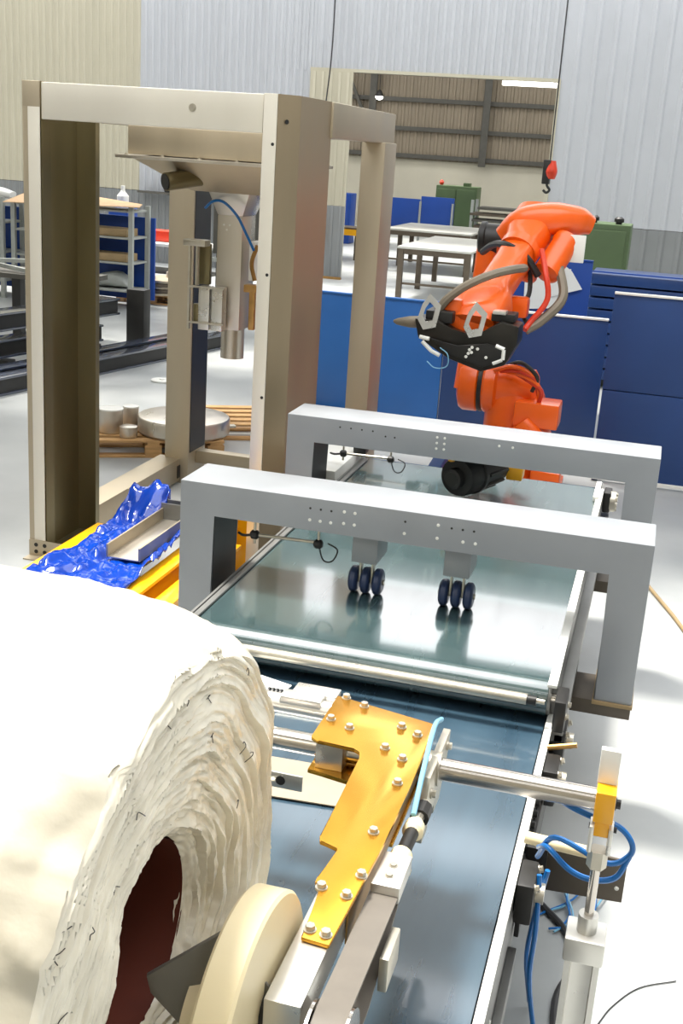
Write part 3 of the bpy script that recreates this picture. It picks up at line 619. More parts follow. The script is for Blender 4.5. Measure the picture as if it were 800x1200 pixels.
tag(ps, 'crumpled glossy blue plastic sheeting draped over the yellow beams', 'plastic sheet')

# ------------------------------------------------------------------ conveyors
XL, XR = -1.6, -0.2
def conveyor(name, y0, y1, zt, dr, xl, xr, m, label, plate_h, legs):
    t = thing(name, ((xl+xr)/2, (y0+y1)/2, 0), label, 'conveyor')
    mb = MB(); bm = mb.bm; th = 0.004
    prof = [(y0+dr+0.012, zt), (y1-dr-0.012, zt), (y1-dr, zt)] + [(y1-dr+dr*math.sin(a), zt-dr+dr*math.cos(a)) for a in [PI*k/14 for k in range(1, 14)]] + [(y1-dr, zt-2*dr), (y0+dr, zt-2*dr)] + [(y0+dr-dr*math.sin(a), zt-dr-dr*math.cos(a)) for a in [PI*k/14 for k in range(1, 14)]] + [(y0+dr, zt)]
    n = len(prof); a = [bm.verts.new((xl, y, z)) for y, z in prof]; b = [bm.verts.new((xr, y, z)) for y, z in prof]
    for k in range(n): bm.faces.new((a[k], a[(k+1) % n], b[(k+1) % n], b[k]))
    mb.build('belt', m, t, smooth=50)
    for yy in (y0+dr, y1-dr):
        MB().cyl((xl-0.01, yy, zt-dr), (xr+0.01, yy, zt-dr), dr-0.004, n=24).build('drum', 'plate', t)
        MB().cyl((xl-0.07, yy, zt-dr), (xr+0.07, yy, zt-dr), 0.018, n=12).build('drum_shaft', 'chrome', t)
    for s_, xx in ((-1, xl-0.03), (1, xr+0.008)):
        MB().box(xx, xx+0.022, y0+dr, y1-dr*0.5, zt-plate_h, zt+0.012, 0.003).build('side_plate', 'plate', t)
    for yy in legs:
        for xx in (xl+0.06, xr-0.06):
            MB().box(xx-0.035, xx+0.035, yy-0.035, yy+0.035, 0.012, zt-2*dr-0.004, 0.004).build('leg', 'plate', t)
            MB().box(xx-0.06, xx+0.06, yy-0.06, yy+0.06, 0, 0.012).build('foot', 'dark', t)
        MB().box(xl+0.08, xr-0.08, yy-0.02, yy+0.02, 0.25, 0.31).build('cross_brace', 'plate', t)
    return t
cu = conveyor('belt_conveyor', 3.91, 6.82, 0.8, 0.07, XL, XR, 'belt', 'upper dark teal belt conveyor running under the two grey arches', 0.14, (4.3, 5.2, 6.3))
cl = conveyor('belt_conveyor', 0.6, 4.2, 0.645, 0.05, -1.62, XR, 'belt2', 'lower dark blue belt conveyor beneath the film roll and swing arm', 0.3, (1.0, 3.3))
# right-hand edges and fittings on the conveyors
MB().box(XR-0.004, XR+0.03, 3.9, 6.7, 0.802, 0.815, 0.003).build('edge_guide', 'white', cu)
MB().box(XL-0.02, XL+0.014, 3.9, 6.7, 0.802, 0.812, 0.003).build('edge_guide', 'plate', cu)
MB().box(XR+0.004, XR+0.075, 3.85, 6.75, 0.62, 0.66, 0.004).build('side_rail', 'plate', cu)
for yy in (3.87, 6.74):
    MB().box(XR+0.032, XR+0.075, yy-0.07, yy+0.07, 0.68, 0.8, 0.01).build('bearing_block', 'dark', cu)
    for dy in (-0.05, 0.05): inst('bolt', BOLT, (XR+0.075, yy+dy, 0.74), cu, (1, 0, 0))
MB().cyl((XR+0.07, 6.72, 0.74), (XR+0.1, 6.72, 0.74), 0.06, n=18).build('sprocket', 'zinc', cu)
for k in range(8): inst('bolt', BOLT, (XR+0.1, 6.72+0.045*math.cos(k*PI/4), 0.74+0.045*math.sin(k*PI/4)), cu, (1, 0, 0))
MB().box(XR-0.02, XR+0.01, 6.45, 6.8, 0.801, 0.83, 0.004).build('end_guide', 'white', cu)
# left far end sensor mount block
MB().box(-1.86, -1.64, 6.15, 6.75, 0.55, 0.86, 0.01).build('terminal_box', 'white', cu)
# lower conveyor fittings
for yy in (3.92, 3.62, 2.95):
    MB().box(XR+0.032, XR+0.085, yy-0.07, yy+0.07, 0.53, 0.66, 0.012).build('bearing_block', 'dark', cl)
    MB().cyl((XR+0.085, yy, 0.6), (XR+0.11, yy, 0.6), 0.03, n=14).build('bearing_cap', 'zinc', cl)
    for dy in (-0.05, 0.05): inst('bolt', BOLT, (XR+0.085, yy+dy, 0.645), cl, (1, 0, 0.3))
for k in range(7): inst('bolt', BOLTD, (XR+0.03, 3.5-0.07*k, 0.61), cl, (1, 0, 0))
MB().box(XR+0.035, XR+0.05, 3.0, 3.85, 0.4, 0.58, 0.004).build('chain_guard', 'dark', cl)
for a, b in (((XR+0.03, 3.72, 0.66), (XR+0.13, 3.72, 0.69)), ((XR+0.03, 3.5, 0.6), (XR+0.12, 3.5, 0.6))): MB().cyl(a, b, 0.01, n=8).build('stud', 'brass', cl)
MB().box(XR+0.03, XR+0.055, 0.7, 2.9, 0.36, 0.44, 0.004).build('lower_rail', 'plate', cl)
for yy in (2.0, 2.5): inst('bolt', BOLTS, (XR+0.03, yy, 0.5), cl, (1, 0, 0))
MB().box(XR+0.006, XR+0.032, 0.66, 4.1, 0.657, 0.664, 0.002).build('edge_guide', 'white', cl)
# cream roller bridging the two conveyors
t = thing('bridging_roller', (-0.9, 3.87, 0.735), 'slim cream steel roller lying across the gap between the two belts', 'roller')
MB().cyl((-1.52, 3.87, 0.757), (-0.27, 3.87, 0.757), 0.02, n=16).build('tube', 'zinc', t)
MB().cyl((-0.27, 3.87, 0.757), (-0.235, 3.87, 0.757), 0.017, n=12).build('end_bearing', 'dark', t); MB().cyl((-0.235, 3.87, 0.757), (-0.205, 3.87, 0.757), 0.01, n=8).build('shaft_end', 'zinc', t); MB().cyl((-1.6, 3.87, 0.757), (-1.52, 3.87, 0.757), 0.01, n=8).build('shaft_end', 'zinc', t)

# ------------------------------------------------------------------ grey arches
AX0, AX1 = -1.845, 0.105
def arch(y, label):
    t = thing('portal_arch', ((AX0+AX1)/2, y+0.15, 0.5), label, 'arch', 'grey portal arches over the conveyor')
    mb = MB(); a, b = AX0, AX1; zt, zb, lb = 1.23, 1.095, 0.55
    mb.prism([(a, lb), (a+0.15, lb), (a+0.15, zb), (b-0.15, zb), (b-0.15, lb), (b, lb), (b, zt), (a, zt)], (0, y, 0), (1, 0, 0), (0, 0, 1), -0.3, 0.006)
    mb.build('box_beam', 'arch', t)
    for x0, x1 in ((a-0.0, -1.6), (XR+0.03, b)):
        MB().box(x0, x1, y+0.02, y+0.28, lb-0.07, lb-0.008, 0.004).build('foot_beam', 'taupe', t)
    for x0 in (a, b-0.15): MB().box(x0-0.005, x0+0.155, y-0.008, y+0.308, lb-0.012, lb+0.004, 0.002).build('foot_flange', 'tancable' if x0 > -1 else 'plate', t)
    MB().box(a+0.1505, a+0.154, y+0.01, y+0.29, lb+0.02, zb-0.01).build('leg_shade', 'arch_shade', t)  # dark sheet painting in shade on the left leg's inner side
    return t
def arch_bolts(t, y, sets):
    for x0, z, n, dx, me in sets:
        for k in range(n): inst('bolt' if me is not HOLE else 'bolt_hole', me, (x0+dx*k, y-0.0005, z), t, (0, -1, 0), scale=(1, 1, 1) if me is not HOLE else (0.8, 0.8, 1))
a1 = arch(4.4, 'grey steel portal arch nearest the camera, carrying two castor stems')
arch_bolts(a1, 4.4, [(-1.27, 1.185, 3, 0.045, HOLE), (-1.27, 1.135, 3, 0.045, BOLTS), (-1.125, 1.19, 2, 0.045, BOLTS), (-1.125, 1.14, 2, 0.045, BOLTS), (-0.87, 1.185, 1, 0.045, HOLE), (-0.87, 1.135, 1, 0.05, BOLTS), (-0.735, 1.19, 1, 0.05, BOLTS), (-0.68, 1.185, 3, 0.045, HOLE), (-0.735, 1.135, 1, 0, BOLTS), (-0.63, 1.135, 2, 0.05, BOLTS)])
a2 = arch(5.85, 'grey steel portal arch farther along the conveyor, before the robot')
arch_bolts(a2, 5.85, [(-1.55, 1.19, 4, 0.06, HOLE), (-1.3, 1.17, 2, 0.05, HOLE), (-1.025, 1.2, 2, 0.04, BOLTS), (-1.025, 1.17, 2, 0.04, BOLTS), (-1.025, 1.14, 2, 0.04, BOLTS), (-0.7, 1.195, 2, 0.07, BOLTS)])
def castor(xc, label):
    t = thing('castor_stem', (xc, 4.55, 0.8), label, 'castor', 'castor stems hanging from the near arch')
    MB().box(xc-0.055, xc+0.055, 4.47, 4.66, 0.955, 1.094, 0.004).build('box_stem', 'arch', t)
    for s_ in (-1, 1): MB().box(xc+s_*0.026-0.004, xc+s_*0.026+0.004, 4.52, 4.56, 0.85, 0.955).build('fork', 'zinc', t)
    MB().cyl((xc-0.078, 4.54, 0.858), (xc+0.078, 4.54, 0.858), 0.012, n=10).build('axle', 'zinc', t)
    for dx in (-0.052, 0.0, 0.052):
        MB().lathe([(0, 0.03), (0.0, 0.042), (0.006, 0.053), (0.011, 0.057), (0.029, 0.057), (0.034, 0.053), (0.04, 0.042), (0.04, 0.03)], (xc+dx-0.02, 4.54, 0.858), (1, 0, 0), 28).build('wheel', 'wheel', t)
    return t
castor(-1.045, 'left castor stem with three blue wheels under the near arch')
castor(-0.655, 'right castor stem with three blue wheels under the near arch')
def sensor(x0, x1, y, z, xl, label):
    t = thing('sensor_rod', ((x0+x1)/2, y, z), label, 'sensor', 'sensor rods clamped under the arches')
    MB().cyl((x0, y, z), (x1, y, z+0.006), 0.007, n=10).build('rod', 'zinc', t)
    MB().cyl((x1, y, z), (x1, y, 1.1), 0.006, n=10).build('drop_rod', 'zinc', t)
    MB().cyl((x0, y, z-0.04), (x0, y, z+0.09), 0.006, n=10).build('side_rod', 'zinc', t)
    MB().lathe([(0, 0.012), (0.008, 0.02), (0.03, 0.02), (0.038, 0.012)], (x0-0.019, y, z), (1, 0, 0), 16).build('clamp', 'dark', t)
    MB().lathe([(0, 0.012), (0.008, 0.02), (0.03, 0.02), (0.038, 0.012)], (x1-0.019, y, z), (1, 0, 0), 16).build('clamp', 'dark', t)
    MB().tube([(x1, y, z), (x1+0.03, y-0.02, z-0.06), (x1+0.07, y-0.02, z-0.06), (x1+0.085, y, z-0.015), (x1+0.04, y+0.01, z+0.005)], 0.0035, 6).build('loop_cable', 'cable', t)
    MB().tube([(x0, y, z), (x0-0.05, y, z-0.01), (x0-0.09, y+0.05, z-0.02)], 0.006, 6).build('side_cable', 'cable', t)
    return t
sensor(-1.54, -1.255, 4.5, 1.0, 0, 'sensor rod with loop of cable under the near arch')
sensor(-1.64, -1.36, 6.3, 0.93, 0, 'sensor rod with loop of cable behind the far arch')
t = thing('sensor_bracket', (-1.45, 6.7, 0.87), 'small black sensor cluster on the far left end of the upper belt', 'sensor')
MB().box(-1.66, -1.58, 6.6, 6.68, 0.86, 0.92, 0.01).build('clamp', 'dark', t)
MB().box(-1.6, -1.5, 6.72, 6.78, 0.9, 0.96, 0.01).build('sensor_head', 'dark', t)
MB().cyl((-1.62, 6.64, 0.9), (-1.3, 6.7, 0.92), 0.008, n=8).build('rod', 'zinc', t)
MB().tube([(-1.3, 6.7, 0.92), (-1.26, 6.7, 0.96), (-1.2, 6.7, 0.95), (-1.2, 6.7, 0.9), (-1.28, 6.7, 0.89)], 0.006, 6).build('loop_cable', 'cable', t)
MB().box(-1.34, -1.26, 6.68, 6.74, 0.9, 0.95, 0.01).build('clamp', 'dark', t)
# gear motor on the far belt end, under the far arch
t = thing('gear_motor', (-0.9, 6.1, 0.85), 'black drum-shaped gear motor hanging under the far arch over the belt', 'motor')
ax = Vector((0.26, 0.6, 0.02)).normalized(); o_ = Vector((-0.945, 5.93, 0.962))
MB().lathe([(0, 0.05), (0.004, 0.056), (0.05, 0.056), (0.055, 0.1), (0.075, 0.108), (0.17, 0.108), (0.175, 0.118), (0.2, 0.118), (0.205, 0.1), (0.42, 0.1), (0.43, 0.06)], o_, ax, 32).build('housing', 'dark', t)
MB().cyl(o_-ax*0.002, o_+ax*0.004, 0.04, n=24).build('end_cap', 'black', t)
for k in range(10):
    a = 2*PI*k/10; s_, u_ = MB().frame(ax); d = s_*math.cos(a)+u_*math.sin(a)
    p = o_+ax*0.22+d*0.1; MB().bar(p, p+ax*0.18, 0.012, 0.03, 0, up=d).build('cooling_fin', 'dark', t)
MB().box(-0.86, -0.72, 6.14, 6.32, 1.02, 1.12, 0.01).build('terminal_box', 'black', t)
MB().cyl((-0.96, 5.98, 1.05), (-0.96, 5.98, 1.095), 0.018, n=10).build('yellow_plug', 'yellow', t)
MB().box(-0.7, -0.61, 6.3, 6.42, 0.9, 1.0, 0.01).build('yellow_fitting', 'yellow', t)
MB().box(-1.0, -0.76, 5.9, 6.14, 1.082, 1.094, 0.002).build('mounting_plate', 'arch', t)
t = thing('panel_foot', (-1.6, 8.4, 0), 'slanted dark blue prop leg on the floor beyond the belt end', 'prop')
MB().bar((-1.62, 8.3, 0.03), (-1.42, 8.9, 0.5), 0.1, 0.05, 0.004).build('leg', 'blued', t); MB().box(-1.8, -1.45, 8.2, 8.5, 0, 0.02).build('foot', 'blued', t)

# ------------------------------------------------------------------ robot
r = thing('industrial_robot', (-1.0, 9.45, 0), 'orange six-axis industrial robot reaching forward over the conveyor end', 'robot')
MB().box(-1.3, -0.6, 9.1, 9.8, 0.0, 0.06, 0.01).build('base_plate', 'orange', r)
MB().lathe([(0.06, 0.31), (0.2, 0.29), (0.26, 0.31), (0.32, 0.31), (0.34, 0.28)], (-0.98, 9.45, 0), (0, 0, 1), 32).build('base', 'orange', r)
MB().box(-0.82, -0.58, 9.05, 9.2, 0.04, 0.26, 0.03).build('connector_box', 'orange', r)
MB().sweep([(-0.98, 9.45, 0.33), (-1.0, 9.42, 0.5), (-1.04, 9.42, 0.75), (-1.06, 9.42, 0.95)], [(0.29, 0.29), (0.27, 0.27), (0.24, 0.25), (0.14, 0.16)], up=(0, 1, 0), e=2.6).build('turret', 'orange', r)
MB().lathe([(0, 0.14), (0.02, 0.2), (0.05, 0.22), (0.16, 0.22), (0.18, 0.2)], (-1.5, 9.38, 0.84), (1, 0, 0), 32).build('lower_joint', 'orange', r)
MB().lathe([(0, 0.2), (0.02, 0.215), (0.1, 0.215), (0.12, 0.18), (0.4, 0.17), (0.43, 0.12)], (-1.29, 9.36, 0.84), (1, 0, 0), 32).build('shoulder', 'orange', r)
mj = MB().lathe([(0, 0.212), (0.018, 0.217), (0.035, 0.212)], (-1.325, 9.37, 0.84), (1, 0, 0), 32).build('joint_seal', 'dark', r)
MB().box(-1.0, -0.65, 9.05, 9.35, 0.6, 0.8, 0.02).build('balancer_box', 'orange', r)
MB().box(-0.72, -0.652, 9.06, 9.14, 0.62, 0.68, 0.004).build('label_plate', 'white', r)
MB().sweep([(-0.95, 9.1, 0.62), (-0.85, 9.1, 0.5), (-0.75, 9.15, 0.36)], [(0.1, 0.1), (0.1, 0.12), (0.08, 0.1)]).build('shoulder_motor', 'orange', r)
MB().sweep([(-1.43, 9.38, 0.8), (-1.43, 9.42, 1.1), (-1.41, 9.5, 1.5), (-1.39, 9.55, 1.95)], [(0.1, 0.2), (0.09, 0.15), (0.085, 0.13), (0.09, 0.13)], up=(0, 1, 0), e=3.5).build('lower_arm', 'orange', r)
MB().lathe([(0, 0.1), (0.015, 0.13), (0.05, 0.135), (0.06, 0.12), (0.3, 0.12)], (-1.47, 9.5, 1.99), (1, 0, 0), 28).build('elbow_joint', 'dark', r)
MB().lathe([(0, 0.02), (0.03, 0.05), (0.09, 0.055), (0.12, 0.03)], (-1.24, 9.2, 2.07), (0.3, -0.2, 0.3), 16).build('cap', 'white', r)
MB().sweep([(-1.22, 9.2, 2.02), (-1.08, 9.18, 2.14), (-0.9, 9.2, 2.19), (-0.72, 9.28, 2.19), (-0.6, 9.32, 2.16)], [(0.1, 0.1), (0.17, 0.13), (0.19, 0.125), (0.17, 0.11), (0.1, 0.07)], e=2.8).build('elbow_housing', 'orange', r)
MB().sweep([(-1.02, 9.3, 2.18), (-1.03, 9.12, 2.08), (-1.06, 8.95, 1.98), (-1.1, 8.75, 1.87), (-1.15, 8.5, 1.74), (-1.2, 8.3, 1.62), (-1.23, 8.16, 1.53), (-1.24, 8.08, 1.48)], [(0.15, 0.15), (0.17, 0.15), (0.135, 0.135), (0.12, 0.12), (0.12, 0.12), (0.2, 0.15), (0.2, 0.14), (0.16, 0.1)], e=3.0).build('forearm', 'orange', r)
MB().rings([(-1.07, 8.93, 1.97), (-1.085, 8.86, 1.93)], [0.155, 0.155], 24).build('forearm_collar', 'orange', r)
MB().lathe([(0, 0.07), (0.02, 0.1), (0.3, 0.1), (0.32, 0.11), (0.36, 0.11)], (-0.86, 8.86, 1.8), (0.2, 0.4, 0.42), 24).build('elbow_motor', 'orange', r)
MB().box(-0.72, -0.6, 9.0, 9.02, 1.9, 2.1, 0.005).build('label_plate', 'white', r)
MB().lathe([(0, 0.06), (0.02, 0.075), (0.22, 0.075), (0.24, 0.05)], (-1.16, 8.98, 1.83), (0.6, -0.05, -0.1), 20).build('axis_motor', 'orange', r)
MB().tube([(-1.4, 9.3, 1.9), (-1.28, 9.0, 1.98), (-1.15, 8.78, 2.0), (-1.0, 8.75, 1.93), (-0.9, 8.8, 1.8)], 0.028).build('cable_loom', 'dark', r)
MB().tube([(-0.9, 8.85, 1.98), (-0.84, 8.7, 1.84), (-0.8, 8.65, 1.65), (-0.9, 8.6, 1.48), (-0.93, 8.55, 1.43)], 0.022).build('red_loom', 'red', r)
MB().tube([(-0.76, 8.9, 1.86), (-0.7, 8.75, 1.66), (-0.82, 8.65, 1.5), (-0.93, 8.6, 1.42)], 0.036).build('hanging_hose', 'greyhose', r)
MB().tube([(-0.98, 8.9, 1.88), (-0.95, 8.8, 1.68), (-0.98, 8.7, 1.55), (-0.92, 8.66, 1.45)], 0.018).build('signal_cable', 'dark', r)
MB().box(-1.12, -0.93, 8.6, 8.75, 1.5, 1.65, 0.03).build('valve_block', 'orange', r)
for k in range(4):
    MB().tube([(-1.2+0.05*k, 9.2, 1.0), (-1.05+0.04*k, 9.1, 1.06-0.03*k), (-0.9+0.03*k, 9.08, 1.02-0.04*k), (-0.82, 9.12, 0.85-0.02*k)], 0.018, 8).build('hose', 'red' if k % 2 else 'orange', r)
MB().tube([(-1.12, 9.2, 1.04), (-0.98, 9.08, 1.1), (-0.85, 9.08, 1.0), (-0.88, 9.1, 0.88)], 0.016).build('cable_loom', 'dark', r)
# wrist and gripper
MB().box(-1.4, -1.0, 8.06, 8.32, 1.4, 1.58, 0.04).build('wrist', 'orange', r)
MB().box(-1.45, -1.32, 8.05, 8.3, 1.46, 1.66, 0.03).build('wrist_cover', 'orange', r)
gp = MB().prism([(-1.62, 1.52), (-1.585, 1.39), (-1.36, 1.265), (-1.13, 1.2), (-0.97, 1.26), (-0.9, 1.41), (-0.9, 1.53), (-1.02, 1.555), (-1.2, 1.43), (-1.35, 1.46), (-1.45, 1.52)], (0, 8.2, 0), (1, 0, 0), (0, 0, 1), 0.28, 0.012).build('gripper', 'black', r)
MB().prism([(-1.5, 1.4), (-1.34, 1.3), (-1.12, 1.235), (-1.0, 1.29), (-0.97, 1.38), (-1.1, 1.4), (-1.3, 1.36)], (0, 7.915, 0), (1, 0, 0), (0, 0, 1), 0.02, 0.004).build('face_plate', 'dark', gp)
MB().box(-1.1, -0.94, 7.97, 8.18, 1.545, 1.6, 0.01).build('valve_bank', 'dark', gp)
MB().box(-1.09, -1.0, 7.95, 8.05, 1.595, 1.62, 0.004).build('grey_pad', 'alu', gp)
MB().box(-1.55, -1.36, 7.95, 8.2, 1.5, 1.58, 0.01).build('actuator', 'dark', gp)
def hexlink(cx, cz, y):
    o = [(0, 0.125), (0.075, 0.05), (0.05, -0.1), (-0.03, -0.12), (-0.07, -0.05), (-0.045, 0.05)]
    i = [(x*0.55, z*0.55) for x, z in o]
    MB().ringprism(o, i, (cx, y, cz), (1, 0.35, 0), (0, 0, 1), 0.02).build('link_plate', 'alu', gp)
hexlink(-1.52, 1.575, 7.9); hexlink(-1.2, 1.55, 7.9)
MB().rings([(-1.58, 7.98, 1.49), (-1.66, 7.97, 1.485), (-1.75, 7.96, 1.48), (-1.775, 7.96, 1.48)], [0.042, 0.04, 0.022, 0.008], 14).build('pointed_nose', 'greyhose', gp)
MB().tube([(-1.48, 8.02, 1.57), (-1.42, 8.03, 1.66), (-1.3, 8.05, 1.76), (-1.15, 8.1, 1.84), (-1.02, 8.2, 1.88), (-0.96, 8.4, 1.88)], 0.03).build('grey_hose', 'greyhose', gp)
for a, b in (((-1.57, 1.4), (-1.5, 1.39)), ((-1.55, 1.37), (-1.48, 1.31)), ((-1.48, 1.31), (-1.42, 1.285)), ((-1.04, 1.39), (-0.98, 1.37)), ((-0.985, 1.37), (-0.985, 1.3)), ((-0.99, 1.3), (-1.05, 1.27))):
    MB().cyl((a[0], 7.905, a[1]), (b[0], 7.905, b[1]), 0.014, n=8).build('white_fitting', 'white', gp)
for k in range(7): inst('screw', BOLTS, (-1.25+0.05*math.cos(k*0.9)+0.02*k, 7.894, 1.33+0.035*math.sin(k*1.7)), gp, (0, -1, 0), scale=(1.6, 1.6, 1.6))
MB().tube([(-1.42, 7.9, 1.34), (-1.36, 7.88, 1.3), (-1.36, 7.88, 1.22), (-1.44, 7.88, 1.2), (-1.5, 7.88, 1.24)], 0.004, 6).build('thin_air_line', 'hosel', gp)

# ------------------------------------------------------------------ film roll
RY, RZ, RX, RR, RC = 1.64, 1.22, -0.68, 0.585, 0.18
roll = thing('film_roll', (-1.4, RY, 0.65), 'huge roll of white plastic film in the near left corner', 'roll')
def outer(th, d):
    x = RX-d
    f = 1 + 0.012*noise.noise((math.cos(th)*1.5, math.sin(th)*1.5, x*2)) 
    e = max(0, 1-(RX-x)/0.55)
    f += e*0.03*noise.noise((math.cos(th)*4, math.sin(th)*4, x*5+2)) + 0.006*noise.noise((math.cos(th)*5, math.sin(th)*5+x*7, 4)) - 0.03*e**6
    ridge = noise.noise((math.cos(th)*2.4+x*5, math.sin(th)*2.4-x*3, 8)); f += e*0.03*max(0, 1-abs(ridge)*5) + e*0.012*noise.noise((math.cos(th)*7, math.sin(th)*7+x*8, 6))
    return (RR-0.045+0.075*(1-math.exp(-d/0.13)))*f
def face_x(r_, th):
    s_ = (r_-RC)/(RR-RC)
    lay = r_*62 + 0.6*math.sin(th+1) + 1.3*noise.noise((math.cos(th)*2, math.sin(th)*2, r_*3))
    saw = (lay % 1.0)
    d = 0.015*(noise.noise((int(lay // 1)*3.17, math.cos(th)*1.3, math.sin(th)*1.3))) + 0.006*(1-saw)
    d += 0.005*noise.noise((math.cos(th)*5+lay*1.3, math.sin(th)*7, lay*1.7)) + 0.012*noise.noise((math.cos(th)*1.7*r_*4, math.sin(th)*1.7*r_*4, 3))
    d += 0.003*noise.noise((math.cos(th)*14, math.sin(th)*14, lay*0.9))
    edge = max(0, (s_-0.9)/0.1); inn = max(0, 1-s_/0.06)
    return RX - 0.045*(1-min(1, s_*1.2))**2 - 0.035*max(0, (s_-0.72)/0.28)**2 + d*(1-edge**2) - 0.03*edge**2 - 0.02*inn
NT, NX, NRr = 260, 80, 170
RIM = []
for k in range(NT):
    th = 2*PI*k/NT; ro = outer(th, 0); RIM.append((ro, face_x(ro, th)))
mb = MB(); bm = mb.bm; rows = []
for i in range(NX+1):
    d = 1.5*(i/NX)**1.9; row = []
    for k in range(NT):
        th = 2*PI*k/NT; ro = outer(th, d)
        row.append(bm.verts.new((RIM[k][1]-d, RY+1.06*math.sin(th)*ro, RZ+math.cos(th)*ro)))
    rows.append(row)
mb._skin(rows, False); bm.faces.new(rows[-1])
mb.build('outer_wrap', 'film', roll, smooth=60)
mb = MB(); bm = mb.bm; rows = []
for i in range(NRr+1):
    s_ = i/NRr; row = []
    for k in range(NT):
        th = 2*PI*k/NT; rc = RC*(1+0.05*noise.noise((math.cos(th)*2, math.sin(th)*2, 7)))
        rr_ = rc + (RIM[k][0]-rc)*s_
        row.append(bm.verts.new((face_x(rr_, th), RY+(1+0.06*s_)*math.sin(th)*rr_, RZ+math.cos(th)*rr_)))
    rows.append(row)
mb._skin(rows, False)
mb.build('layered_end', 'filmend', roll, smooth=50)
MB().rings([(RX-0.06, RY, RZ), (RX-1.45, RY, RZ)], [RC-0.002, RC-0.002], 48, closed_caps=False).rings([(RX-0.06, RY, RZ), (RX-1.45, RY, RZ)], [RC+0.008, RC+0.008], 48, closed_caps=False).build('core_tube', 'core', roll)
mb = MB(); rnd = random.Random(3)
for k in range(16):
    th = rnd.uniform(-1.7, 1.6); rr_ = rnd.uniform(0.31, 0.53)
    p = lambda a, b: Vector((face_x(rr_+b, th+a)+0.004, RY+math.sin(th+a)*(rr_+b), RZ+math.cos(th+a)*(rr_+b)))
    q = rnd.uniform(0.6, 1.2)
    mb.tube([p(0, 0), p(0.02*q, 0.008), p(0.035*q, 0.002), p(0.05*q, -0.012*q)], 0.0009, 5, 3)
mk = mb.build('printed_mark', 'ink', roll); mk['kind'] = 'stuff'

# ------------------------------------------------------------------ swing arm of the unwinder
arm = thing('unwinder_arm', (-0.5, 2.6, 0.65), 'swing arm with yellow top plate and cross shaft beside the film roll', 'swing arm')
ZP = 1.125
outl = [(-0.728, 2.91), (-0.44, 2.846), (-0.43, 2.81), (-0.427, 2.494), (-0.431, 2.2), (-0.449, 1.86), (-0.508, 1.865), (-0.515, 2.03), (-0.534, 2.045), (-0.535, 2.065), (-0.518, 2.175), (-0.522, 2.185), (-0.568, 2.195), (-0.574, 2.215), (-0.577, 2.59), (-0.585, 2.62), (-0.605, 2.634), (-0.705, 2.634), (-0.728, 2.65)]
MB().prism(outl, (0, 0, ZP-0.01), (1, 0, 0), (0, 1, 0), 0.01, 0.003).build('top_plate', 'goldpl', arm)
MB().prism([(-0.735, 2.9), (-0.44, 2.85), (-0.44, 2.4), (-0.57, 2.4), (-0.6, 2.64), (-0.735, 2.66)], (0, 0, ZP-0.115), (1, 0, 0), (0, 1, 0), 0.012, 0.003).build('bottom_plate', 'goldpl', arm)
MB().box(-0.72, -0.645, 2.675, 2.87, ZP-0.103, ZP-0.011, 0.003).build('clamp_block', 'alu', arm)
MB().box(-0.54, -0.45, 2.45, 2.85, ZP-0.103, ZP-0.011, 0.003).build('clamp_block', 'alu', arm)
MB().box(-0.524, -0.452, 1.69, 2.45, ZP-0.095, ZP-0.012, 0.004).build('arm_bar', 'alu', arm)
MB().box(-0.45, -0.446, 2.0, 2.86, ZP-0.1, ZP-0.011).build('side_strip', 'brass', arm)
for p in ((-0.70, 2.9), (-0.64, 2.87), (-0.705, 2.76), (-0.645, 2.73), (-0.515, 2.79), (-0.465, 2.76), (-0.53, 2.66), (-0.475, 2.62), (-0.46, 2.5), (-0.463, 2.27), (-0.515, 2.03), (-0.458, 2.02), (-0.497, 1.89), (-0.463, 1.885), (-0.447, 2.1)):
    inst('bolt', BOLT, (p[0], p[1], ZP), arm, (0, 0, 1), scale=(1.0, 1.0, 1.1))
MB().cyl((-1.0, 2.73, 1.055), (0.06, 2.73, 1.06), 0.03, n=28).build('cross_shaft', 'chrome', arm)
MB().cyl((-0.95, 2.87, 1.09), (-0.73, 2.87, 1.09), 0.028, n=18).build('spring_sleeve', 'alu', arm)
MB().box(-0.86, -0.73, 2.9, 2.96, 1.07, 1.12, 0.004).box(-0.88, -0.76, 2.845, 2.895, 1.1, 1.125, 0.003).build('guide_block', 'alu', arm)
for k in range(4): MB().cyl((-0.9-0.012*k, 2.93, 1.08), (-0.906-0.012*k, 2.93, 1.08), 0.02, n=14).build('spring_coil', 'dark', arm)
MB().cyl((-0.96, 2.93, 1.08), (-0.86, 2.93, 1.08), 0.01, n=10).build('guide_rod', 'zinc', arm)
# slotted bracket under the shaft, left
MB().box(-0.87, -0.73, 2.6, 2.606, 0.985, 1.03, 0.002).build('slotted_bracket', 'alu', arm)
for xx in (-0.84, -0.79): inst('slot', HOLE, (xx, 2.599, 1.008), arm, (0, -1, 0), scale=(2.2, 2.2, 1))
MB().tube([(-0.87, 2.58, 1.02), (-0.85, 2.56, 0.99), (-0.81, 2.56, 0.985), (-0.82, 2.57, 1.02)], 0.007, 6).build('chain_link', 'zinc', arm)
